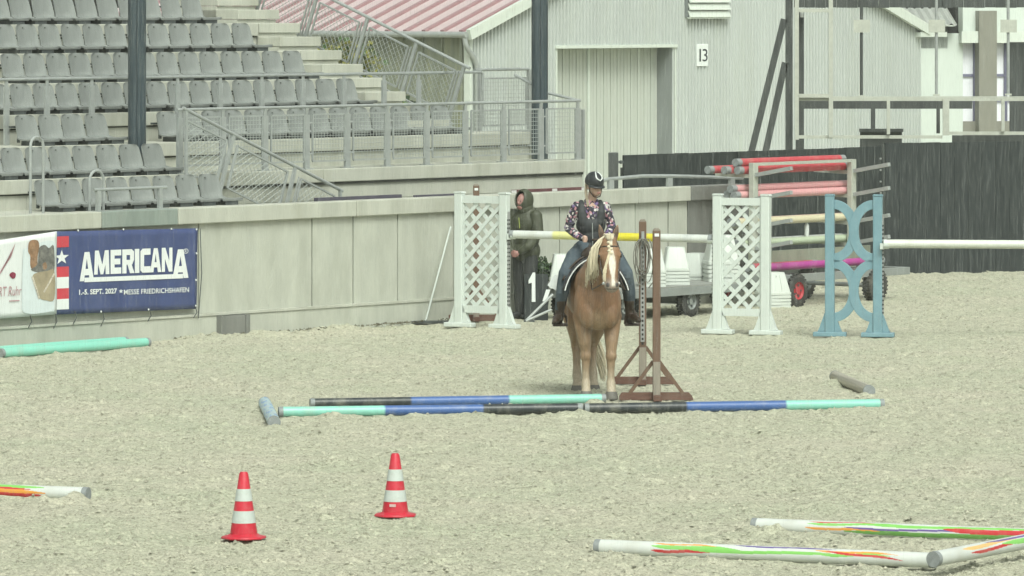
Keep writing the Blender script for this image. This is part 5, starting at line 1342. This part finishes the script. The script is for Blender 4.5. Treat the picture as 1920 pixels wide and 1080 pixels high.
sd = thing('western_saddle', 'dark western saddle with white-edged pad and leather stirrups on the horse', 'saddle', hg + Vector((0, 0, 0)), HR)
def pad_sheet(y0, y1, ang, k, nm, m, thick=.012, white=False):
    vs_ = []; fs_ = []; n, q = 30, 8
    for i in range(q + 1):
        y = y0 + (y1 - y0) * i / q
        for j in range(n + 1):
            th = -ang + 2 * ang * j / n; fl = 1 + .10 * (abs(th) / ang) ** 3 * (1 - i / q)
            vs_.append((.282 * k * math.sin(th) * fl, y - .05 * (abs(th) / ang) ** 2, 1.06 + .345 * k * math.cos(th)))
    for i in range(q):
        for j in range(n): a = i * (n + 1) + j; fs_.append((a, a + 1, a + n + 2, a + n + 1))
    m_ = MB(); m_.add(vs_, fs_); o = m_.build(nm, m, sd, smooth=True); so = o.modifiers.new('t', 'SOLIDIFY'); so.thickness = thick; so.offset = 1
    edge = [Vector(vs_[j]) for j in range(n + 1)]
    return o, edge
pd, edge = pad_sheet(.16, .86, D_(84), 1.06, 'saddle_pad', M['pad'], .02)
MB().tube([e + Vector((0, -.012, 0)) for e in edge], .0065, 6).build('white_piping', M['sign_white'], pd)
pad_sheet(.26, .78, D_(70), 1.13, 'skirt', M['leather'], .02)
MB().sphere((0, .52, 1.43), (.17, .28, .06), seg=20, rings=10).build('seat', M['leather'], sd, smooth=True)
MB().sphere((0, .80, 1.50), (.17, .05, .10), seg=16, rings=8).build('cantle', M['leather'], sd, smooth=True)
MB().sphere((0, .28, 1.46), (.14, .06, .09), seg=16, rings=8).tube([(0, .27, 1.50), (0, .24, 1.60)], .022, 10).sphere((0, .235, 1.61), (.04, .04, .015), seg=12, rings=6).build('pommel', M['leather'], sd, smooth=True)
STIR = []
for s in (-1, 1):
    zx = -.345 if s < 0 else .40
    m_ = MB(); m_.add([(s * .27, .38, 1.36), (s * .27, .56, 1.36), (zx * .96, .50, .98), (zx * .96, .36, .98), (zx * 1.0, .40, .80), (zx * 1.0, .47, .80)], [(0, 1, 2, 3), (3, 2, 5, 4)]); o = m_.build('fender', M['leather'], sd); so = o.modifiers.new('t', 'SOLIDIFY'); so.thickness = .014
    m_ = MB(); pts = [(zx - .072, .40, .735), (zx - .060, .405, .81), (zx - .02, .41, .865), (zx + .02, .41, .865), (zx + .060, .405, .81), (zx + .072, .40, .735), (zx - .072, .40, .735)]
    m_.tube(pts, .016, 8, cap=False); m_.box((zx, .40, .728), (.15, .09, .022)); m_.build('stirrup', M['leather'], sd, smooth=True)
    b2_ = MB(); rr = random.Random(s + 5)
    for k in range(16):
        y = .36 + .13 * k / 16; x0 = zx * .985 + s * .012; b2_.tube([(x0, y, 1.02 - rr.random() * .1), (x0 + s * .006, y - .01, .88), (x0 + rr.uniform(-.02, .02), y - .02, .76 + rr.uniform(-.04, .06))], .006, 4)
    joined(b2_.build('fringe', M['leather'], sd))
# number paper hanging at the picture's left of the saddle
pm = MB(); pm.add([(0, 0, 0), (.055, .02, .045), (.02, .03, .17), (-.02, .01, .10)], [(0, 1, 2, 3)])
a_p = hg + Matrix.Rotation(HR, 3, 'Z') @ Vector((-.37, .62, 1.16))
np_ = thing('number_paper', 'white paper number tag hanging on the left side of the saddle', 'paper tag', a_p, HR)
o = MB().box((0, 0, .0), (.105, .006, .145), R=Matrix.Rotation(D_(32), 3, 'Y')).build('sheet', M['sign_white'], np_)
MB().tube([(.03, 0, .06), (.10, .02, .18), (.14, .02, .22)], .004, 5).build('string', M['sign_white'], np_)

# ---- rider
rg_ = hg + Matrix.Rotation(HR, 3, 'Z') @ Vector((-.025, .47, 0)); rg_.z = 0
rider = thing('person', 'rider in black helmet, dark vest, floral shirt and jeans sitting on the horse', 'person', rg_, HR)
SKIN = (.50, .34, .27); M['skin'] = mat('skin', SKIN, .5, .06, 20, spec=.35)
ARM_R = [((-.145, .01, 1.940), .050), ((-.185, .025, 1.84), .045), ((-.222, .03, 1.72), .040), ((-.17, -.11, 1.665), .034), ((-.112, -.215, 1.628), .026)]
ARM_L = [((.155, .01, 1.940), .050), ((.195, .03, 1.84), .045), ((.225, .035, 1.73), .040), ((.175, -.08, 1.66), .034), ((.11, -.19, 1.60), .026)]
LEG_R = [((-.06, 0, 1.50), .105), ((-.17, -.09, 1.42), .092), ((-.275, -.18, 1.26), .070), ((-.305, -.13, 1.06), .062), ((-.325, -.075, .90), .045), ((-.325, -.07, .82), .045)]
LEG_L = [((.13, 0, 1.50), .105), ((.24, -.10, 1.42), .092), ((.345, -.20, 1.26), .070), ((.385, -.15, 1.06), .062), ((.40, -.085, .90), .045), ((.40, -.08, .82), .045)]
TORSO = [((.035, .02, 1.50), (.155, .125, .12)), ((.02, .01, 1.64), (.125, .095, .13)), ((.005, .0, 1.80), (.145, .10, .14)), ((.005, .0, 1.90), (.15, .098, .09))]
HC = Vector((.040, -.05, 2.165))
def gr(ch, k, n0=0, n1=None): return [(p, r * 1 + k) for p, r in ch[n0:n1]]
rb_ = MB()
for c, r in TORSO: rb_.sphere(c, tuple(q - .015 for q in r), seg=18, rings=12)
for ch in (ARM_R, ARM_L, LEG_R, LEG_L): rb_.chain(gr(ch, -.010))
rb_.chain([((.010, .005, 1.98), .052), ((.025, -.015, 2.08), .047)])
rb_.sphere(HC, (.070, .088, .105), seg=20, rings=14)
RH = Matrix.Rotation(D_(24), 3, 'Z') @ Matrix.Rotation(D_(10), 3, 'X')       # the head turns towards the picture's right
def hpt(v): return HC + RH @ Vector(v)
rb_.sphere(hpt((0, -.055, -.055)), (.048, .038, .050), seg=14, rings=10); rb_.sphere(hpt((0, -.088, -.020)), (.012, .018, .022), seg=10, rings=8); rb_.sphere(hpt((0, -.088, -.062)), (.024, .010, .010), seg=10, rings=6)
for s in (-1, 1): rb_.sphere(hpt((s * .068, .01, -.02)), (.012, .022, .030), seg=10, rings=8)
def fist(mb, wrist, dirv, s):
    w = Vector(wrist); d = Vector(dirv).normalized(); pc = w + d * .045
    mb.sphere(pc, (.030, .036, .034), seg=12, rings=8)
    sd_ = d.cross(Z).normalized()
    for k in range(4):   # fingers curl round the reins
        b0 = pc + d * .028 + Z * (.026 - .016 * k); ln = (.020, .024, .022, .016)[k]
        mb.chain([(b0, .0085), (b0 + d * ln * .6 - sd_ * s * .012, .0085), (b0 + d * .006 - sd_ * s * .034, .0075), (b0 - d * .016 - sd_ * s * .032, .007)], 8)
    mb.chain([(pc + sd_ * -s * .018 - d * .01 + Z * .024, .010), (pc + d * .018 - sd_ * s * .022 + Z * .036, .009), (pc + d * .040 - sd_ * s * .014 + Z * .034, .0075)], 8)
fist(rb_, (-.105, -.225, 1.625), (.4, -.7, -.1), -1); fist(rb_, (.10, -.20, 1.597), (-.5, -.7, -.1), 1)
blob('body', rb_, .0058, 3, M['skin'], rider)
M['feat'] = mat('dark_eye', (.03, .02, .02), .3, 0); M['lip'] = mat('lip', (.36, .14, .13), .5)
for s in (-1, 1): MB().sphere(hpt((s * .027, -.081, .005)), (.010, .006, .005), seg=10, rings=6).build('eye', M['feat'], rider, smooth=True)
MB().sphere(hpt((0, -.098, -.062)), (.020, .006, .006), seg=10, rings=6).build('mouth', M['lip'], rider, smooth=True)
# floral shirt
mf = bpy.data.materials.new('floral_shirt_print'); mf.use_nodes = True; nt = mf.node_tree; nd = nt.nodes; lk = nt.links
b = nd['Principled BSDF']; b.inputs['Roughness'].default_value = .7; tc = nd.new('ShaderNodeTexCoord')
nz = nd.new('ShaderNodeTexNoise'); nz.inputs['Scale'].default_value = 14; nz.inputs['Detail'].default_value = 3; lk.new(tc.outputs['Object'], nz.inputs['Vector'])
va = nd.new('ShaderNodeVectorMath'); va.operation = 'MULTIPLY_ADD'; va.inputs[1].default_value = (.05, .05, .05); lk.new(nz.outputs['Color'], va.inputs[0]); lk.new(tc.outputs['Object'], va.inputs[2])
vo = nd.new('ShaderNodeTexVoronoi'); vo.inputs['Scale'].default_value = 40; lk.new(va.outputs[0], vo.inputs['Vector'])
sep = nd.new('ShaderNodeSeparateColor'); lk.new(vo.outputs['Color'], sep.inputs[0])
r1 = nd.new('ShaderNodeValToRGB'); cr = r1.color_ramp; cr.interpolation = 'CONSTANT'
cr.elements[0].color = (.025, .022, .035, 1); cr.elements[1].position = .45; cr.elements[1].color = (.42, .40, .40, 1)
for p_, c_ in ((.60, (.16, .11, .24)), (.70, (.42, .22, .25)), (.80, (.60, .58, .54)), (.90, (.03, .03, .05))):
    e = cr.elements.new(p_); e.color = (*c_, 1)
lk.new(sep.outputs[0], r1.inputs[0]); lk.new(r1.outputs[0], b.inputs['Base Color']); M['floral'] = mf
sh2 = MB()
for c, r in TORSO[1:]: sh2.sphere(c, tuple(q - .003 for q in r), seg=20, rings=14)
sh2.chain([((.005, .01, 1.945), .075), ((.012, .008, 1.985), .062)])
for ch in (ARM_R, ARM_L): sh2.chain(gr(ch, .007, 0, 5))
sh2.sphere((-.115, .005, 1.94), (.06, .055, .045)); sh2.sphere((.125, .005, 1.94), (.06, .055, .045))
for s in (-1, 1): sh2.chain([((.012 + s * .055, .02, 2.005), .020), ((.012 + s * .05, -.045, 1.975), .020), ((.012 + s * .030, -.085, 1.91), .016), ((.012 + s * .008, -.10, 1.83), .010)], 8)   # collar
# crumpled sleeves: a few fold rings
rr = random.Random(9)
for ch in (ARM_R, ARM_L):
    for k in range(9):
        t = .12 + .86 * k / 9; i = min(int(t * 4), 3); f_ = t * 4 - i; p = Vector(ch[i][0]).lerp(Vector(ch[i + 1][0]), f_); r = ch[i][1] * (1 - f_) + ch[i + 1][1] * f_
        sh2.sphere(p + Vector((rr.uniform(-.012, .012), rr.uniform(-.012, .012), 0)), (r + .009, r + .009, .012), seg=12, rings=6)
def vneck(mb_): return mb_
shirt = blob('shirt', sh2, .0065, 2, M['floral'], rider)
# open neck: a skin-coloured patch of the chest
MB().add([(.012, -.088, 1.845), (-.022, -.078, 1.955), (.012, -.070, 1.99), (.050, -.078, 1.955)], [(0, 1, 2, 3)]).build('neckline', M['skin'], rider).modifiers.new('t', 'SOLIDIFY').thickness = .02
M['vest'] = mat('dark_grey_vest', (.038, .042, .045), .65, .15, 8, .15, 25)
ve = MB()
for c, r in ((TORSO[0][0], (.150, .122, .105)), TORSO[1], ((.005, 0, 1.755), (.145, .103, .115))): ve.sphere(Vector(c), tuple(q + .010 for q in r), seg=22, rings=14)
for s in (-1, 1): ve.chain([((.005 + s * .085, -.058, 1.79), .052), ((.005 + s * .098, -.058, 1.88), .046), ((.005 + s * .100, -.035, 1.945), .040), ((.005 + s * .098, .015, 1.985), .030), ((.005 + s * .085, .06, 1.93), .04)], 12)
ve.sphere((.005, .04, 1.88), (.15, .08, .11), seg=18, rings=12)
vest = blob('vest', ve, .0075, 3, M['vest'], rider)
MB().tube([(.012, -.125, 1.50), (.012, -.113, 1.65), (.008, -.118, 1.78)], .004, 5).build('zip', M['galv'], vest)
M['denim'] = mat('blue_denim', (.062, .084, .102), .8, .18, 10, .2, 60, stain=(.11, .14, .155), stain_amt=.5, sscale=5)
jn = MB(); jn.sphere((.035, .02, 1.485), (.165, .13, .10), seg=20, rings=12)
for ch in (LEG_R, LEG_L): jn.chain(gr(ch, .007, 0, 5))
rr = random.Random(2)
for ch in (LEG_R, LEG_L):
    for k in range(7):
        t = .25 + .7 * k / 7; i = min(int(t * 4), 3); f_ = t * 4 - i; p = Vector(ch[i][0]).lerp(Vector(ch[i + 1][0]), f_); r = ch[i][1] * (1 - f_) + ch[i + 1][1] * f_
        jn.sphere(p + Vector((rr.uniform(-.01, .01), rr.uniform(-.01, .01), 0)), (r + .010, r + .010, .018), seg=12, rings=6)
blob('jeans', jn, .0085, 3, M['denim'], rider)
for ch, zx, s in ((LEG_R, -.345, -1), (LEG_L, .40, 1)):
    bm_ = MB(); an = Vector(ch[-1][0])
    bm_.chain([(Vector(ch[3][0]).lerp(an, .35), .058), (an + Z * .07, .052), (an + Z * .0, .047)])
    bm_.sphere(an + Vector((0, .015, -.02)), (.042, .05, .05)); toe = an + Vector((s * .06, -.20, -.030))
    bm_.chain([(an + Vector((0, .02, -.035)), .040), (an.lerp(toe, .5) + Z * .005, .042), (toe, .034), (toe + Vector((s * .012, -.035, -.008)), .022)])
    bo2 = blob('boot', bm_, .008, 3, M['leather'], rider)
    MB().box(an + Vector((s * .0, .035, -.072)), (.06, .06, .03)).build('heel', M['leather'], bo2)
# helmet
M['helmet'] = mat('black_helmet_shell', (.022, .025, .028), .38, .05, spec=.5)
hl = MB(); hl.sphere(hpt((0, .012, .035)), (.094, .118, .105), R=RH, seg=24, rings=16); 
ho = blob('helmet', hl, .006, 2, M['helmet'], rider)
bm = bmesh.new(); bm.from_mesh(ho.data)    # cut the open rim
bmesh.ops.bisect_plane(bm, geom=bm.verts[:] + bm.edges[:] + bm.faces[:], plane_co=hpt((0, 0, .005)), plane_no=RH @ Vector((0, .18, -1)), clear_outer=True); bm.to_mesh(ho.data); bm.free()
so = ho.modifiers.new('t', 'SOLIDIFY'); so.thickness = .012; so.offset = -1
vz = MB(); vs_ = []; fs_ = []; n = 18
for i in range(3):
    for k in range(n + 1):
        th = D_(-68 + 136 * k / n); ro = (1.0, 1.16, 1.30)[i] if True else 1; cx_ = math.cos(th)
        sc_ = 1 + (ro - 1) * max(0, cx_) ** .8
        vs_.append(hpt((.092 * math.sin(th) * sc_, -.105 * cx_ * sc_ + .010, .012 - .010 * i)))
for i in range(2):
    for k in range(n): a = i * (n + 1) + k; fs_.append((a, a + 1, a + n + 2, a + n + 1))
vz.add(vs_, fs_); o = vz.build('visor', M['helmet'], ho, smooth=True); so = o.modifiers.new('t', 'SOLIDIFY'); so.thickness = .007
# white U-shaped trim on the shell
def on_shell(az_, el_, k=1.015): return hpt((.094 * k * math.cos(el_) * math.sin(az_), .012 - .118 * k * math.cos(el_) * math.cos(az_), .035 + .105 * k * math.sin(el_)))
up_ = []
for k in range(15):
    t = k / 14 * 2 - 1; up_.append(on_shell(D_(22) * max(-1, min(1, t * 3)) * (1 + .5 * abs(t)), D_(18) + D_(58) * abs(t) ** 1.3))
MB().tube(up_, .0065, 6).build('white_trim', M['sign_white'], ho)
for s in (-1, 1): MB().tube([hpt((s * .078, -.01, .0)), hpt((s * .070, -.03, -.06)), hpt((s * .035, -.065, -.108)), hpt((0, -.07, -.112))], .006, 6).build('chin_strap', M['leather'], ho)
M['blond'] = mat('grey_blond_hair', (.33, .29, .22), .55, .25, 30)
def ponytail(t, q):
    o = q.uniform(-.012, .012); b0 = hpt((-.072, .04, -.02)); return [b0 + Vector((o, 0, .03)), b0 + Vector((-.008 + o, -.01, -.05)), b0 + Vector((.0 + o, -.03, -.13)), b0 + Vector((.012 + o, -.05, -.20 + o))]
strands('hair', ponytail, 40, .006, rider, 'blond')

# ---- man in a hooded coat behind the left wing
mg = G(985, 598); man = thing('person', 'man in dark green hooded rain coat standing with clasped hands by the wall', 'person', (mg.x, mg.y, 0), D_(-38))
k_ = mg.y / F; HT = H - 356 * k_
mb_ = MB(); s_ = HT / 1.70
def S(x, y, z): return Vector((x * s_, y * s_, z * s_))
mb_.chain([(S(-.08, 0, .82), .085), (S(-.085, -.01, .50), .062), (S(-.09, .02, .10), .045)]); mb_.chain([(S(.08, 0, .82), .085), (S(.085, -.01, .50), .062), (S(.09, .02, .10), .045)])
for s in (-1, 1): mb_.chain([(S(s * .09, .04, .05), .045), (S(s * .10, -.10, .04), .040), (S(s * .105, -.17, .035), .03)])
for c, r in ((S(0, 0, .92), (.15, .11, .14)), (S(0, 0, 1.10), (.15, .11, .16)), (S(0, 0, 1.28), (.17, .11, .14))): mb_.sphere(c, r)
AR = [(S(-.18, 0, 1.36), .055), (S(-.23, -.02, 1.14), .048), (S(-.17, -.16, .96), .036), (S(-.04, -.20, .88), .028)]; AL = [(S(.18, 0, 1.36), .055), (S(.23, -.02, 1.14), .048), (S(.17, -.16, .96), .036), (S(.04, -.20, .88), .028)]
mb_.chain(AR); mb_.chain(AL); mb_.chain([(S(0, .0, 1.40), .055), (S(0, -.03, 1.48), .05)])
MH = S(0, -.055, 1.545); mb_.sphere(MH, (.072, .092, .108), seg=20, rings=14); mb_.sphere(MH + S(0, -.09, -.015), (.014, .022, .022)); mb_.sphere(MH + S(0, -.06, -.06), (.045, .035, .045)); mb_.sphere(MH + S(0, -.086, -.058), (.024, .010, .008))
for q in (-1, 1):
    hc = S(q * .025, -.225, .865); mb_.sphere(hc, (.036, .028, .042))
    for k in range(4):
        b0 = hc + Vector((-q * .012, -.012, .022 - .017 * k)); mb_.chain([(b0, .009), (b0 + Vector((-q * .022, -.014, -.006)), .0085), (b0 + Vector((-q * .04, -.002, -.010)), .008)], 8)
    mb_.chain([(hc + Vector((0, -.01, .03)), .010), (hc + Vector((-q * .02, -.02, .044)), .009), (hc + Vector((-q * .038, -.016, .040)), .008)], 8)
M['skin2'] = mat('ruddy_skin', (.30, .16, .14), .5, .08, 20)
blob('body', mb_, .0075, 3, M['skin2'], man)
for s in (-1, 1): MB().sphere(MH + S(s * .028, -.085, .012), (.010, .006, .006), seg=10, rings=6).build('eye', M['feat'], man, smooth=True)
M['coat_green'] = mat('dark_green_rain_coat', (.052, .058, .036), .55, .18, 6, .25, 14, spec=.4); M['trouser'] = mat('black_rain_trousers', (.035, .038, .038), .6, .15, 8, .2, 12)
ct = MB()
for c, r in ((S(0, .01, .90), (.205, .16, .16)), (S(0, .01, 1.06), (.19, .15, .18)), (S(0, .01, 1.26), (.205, .145, .17)), (S(0, .02, 1.36), (.17, .12, .10))): ct.sphere(c, r, seg=20, rings=12)
for A_ in (AR, AL): ct.chain(gr(A_, .026, 0, 3)); ct.chain([(A_[2][0], .054), (Vector(A_[2][0]).lerp(Vector(A_[3][0]), .72), .046)])
rr = random.Random(8)
for k in range(26):
    a = rr.uniform(0, 6.28); z = rr.uniform(.82, 1.35); ct.chain([(S(.17 * math.cos(a), .125 * math.sin(a), z), .02), (S(.18 * math.cos(a + .15), .13 * math.sin(a + .15), z - .12), .024)], 8)
ct.sphere(S(0, .03, 1.43), (.13, .12, .07)); 
blob('coat', ct, .009, 3, M['coat_green'], man)
hd = MB(); hd.sphere(MH + S(0, .030, .020), (.108, .130, .140), seg=24, rings=16); hd.chain([(MH + S(0, .05, -.09), .105)], 16)
ho2 = blob('hood', hd, .008, 2, M['coat_green'], man)
bm = bmesh.new(); bm.from_mesh(ho2.data)
bmesh.ops.bisect_plane(bm, geom=bm.verts[:] + bm.edges[:] + bm.faces[:], plane_co=MH + S(0, -.080, 0), plane_no=Vector((0, -1, .28)), clear_outer=True); bm.to_mesh(ho2.data); bm.free()
so = ho2.modifiers.new('t', 'SOLIDIFY'); so.thickness = .014; so.offset = 0
tr_ = MB()
for s in (-1, 1): tr_.chain([(S(s * .085, .0, .84), .11), (S(s * .09, -.01, .50), .085), (S(s * .095, .02, .10), .075)])
blob('trousers', tr_, .010, 3, M['trouser'], man)
for s in (-1, 1):
    bt2 = MB(); bt2.chain([(S(s * .09, .045, .055), .055), (S(s * .10, -.10, .045), .048), (S(s * .105, -.185, .035), .036)]); blob('boot', bt2, .009, 3, M['trouser'], man)
MB().tube([S(.02, -.165, 1.34), S(.03, -.16, 1.20)], .005, 5).build('drawstring', mat('lime_cord', (.35, .42, .10), .6), man)
# ------------------------------------------------------------------ rain haze
hb_ = MB().mm(-85, 95, -25, 156, -1.0, 9.5).mesh('haze'); hm = bpy.data.materials.new('rain_haze'); hm.use_nodes = True; nt = hm.node_tree; nt.nodes.clear()
ou = nt.nodes.new('ShaderNodeOutputMaterial'); pv = nt.nodes.new('ShaderNodeVolumePrincipled'); pv.inputs['Color'].default_value = (.93, .97, .90, 1); pv.inputs['Density'].default_value = .00038; pv.inputs['Anisotropy'].default_value = .2
nt.links.new(pv.outputs[0], ou.inputs['Volume']); hb_.materials.append(hm)
hz_ = bpy.data.objects.new('haze', hb_); col.objects.link(hz_); hz_['kind'] = 'stuff'
# falling rain: thin stretched drops spread through the arena's air
rr = random.Random(21); rain = MB(); rv = []; rf_ = []
for _ in range(40000):
    D = 34 + 50 * rr.random() ** .8; x = rr.uniform(-.10, .10) * D; z = rr.uniform(0.05, 4.5); ln = rr.uniform(.08, .30); r = rr.uniform(.0008, .0015)
    dx = rr.uniform(-.004, .008); o = len(rv)
    for k in range(3):
        a = 2 * math.pi * k / 3; rv.append((x + r * math.cos(a), D + r * math.sin(a), z + ln * .15))
    rv += [(x + dx, D, z + ln), (x - dx * .1, D, z)]
    for k in range(3): rf_ += [(o + k, o + (k + 1) % 3, o + 3), (o + (k + 1) % 3, o + k, o + 4)]
rme = bpy.data.meshes.new('rain'); rme.from_pydata(rv, [], rf_)
rm_ = bpy.data.materials.new('rain_water'); rm_.use_nodes = True; rb2 = rm_.node_tree.nodes['Principled BSDF']; rb2.inputs['Base Color'].default_value = (.8, .85, .82, 1); rb2.inputs['Roughness'].default_value = .2; rb2.inputs['Alpha'].default_value = .07
rme.materials.append(rm_); ro = bpy.data.objects.new('rain', rme); col.objects.link(ro); ro['kind'] = 'stuff'; ro['label'] = 'fine rain drops falling through the air over the arena'
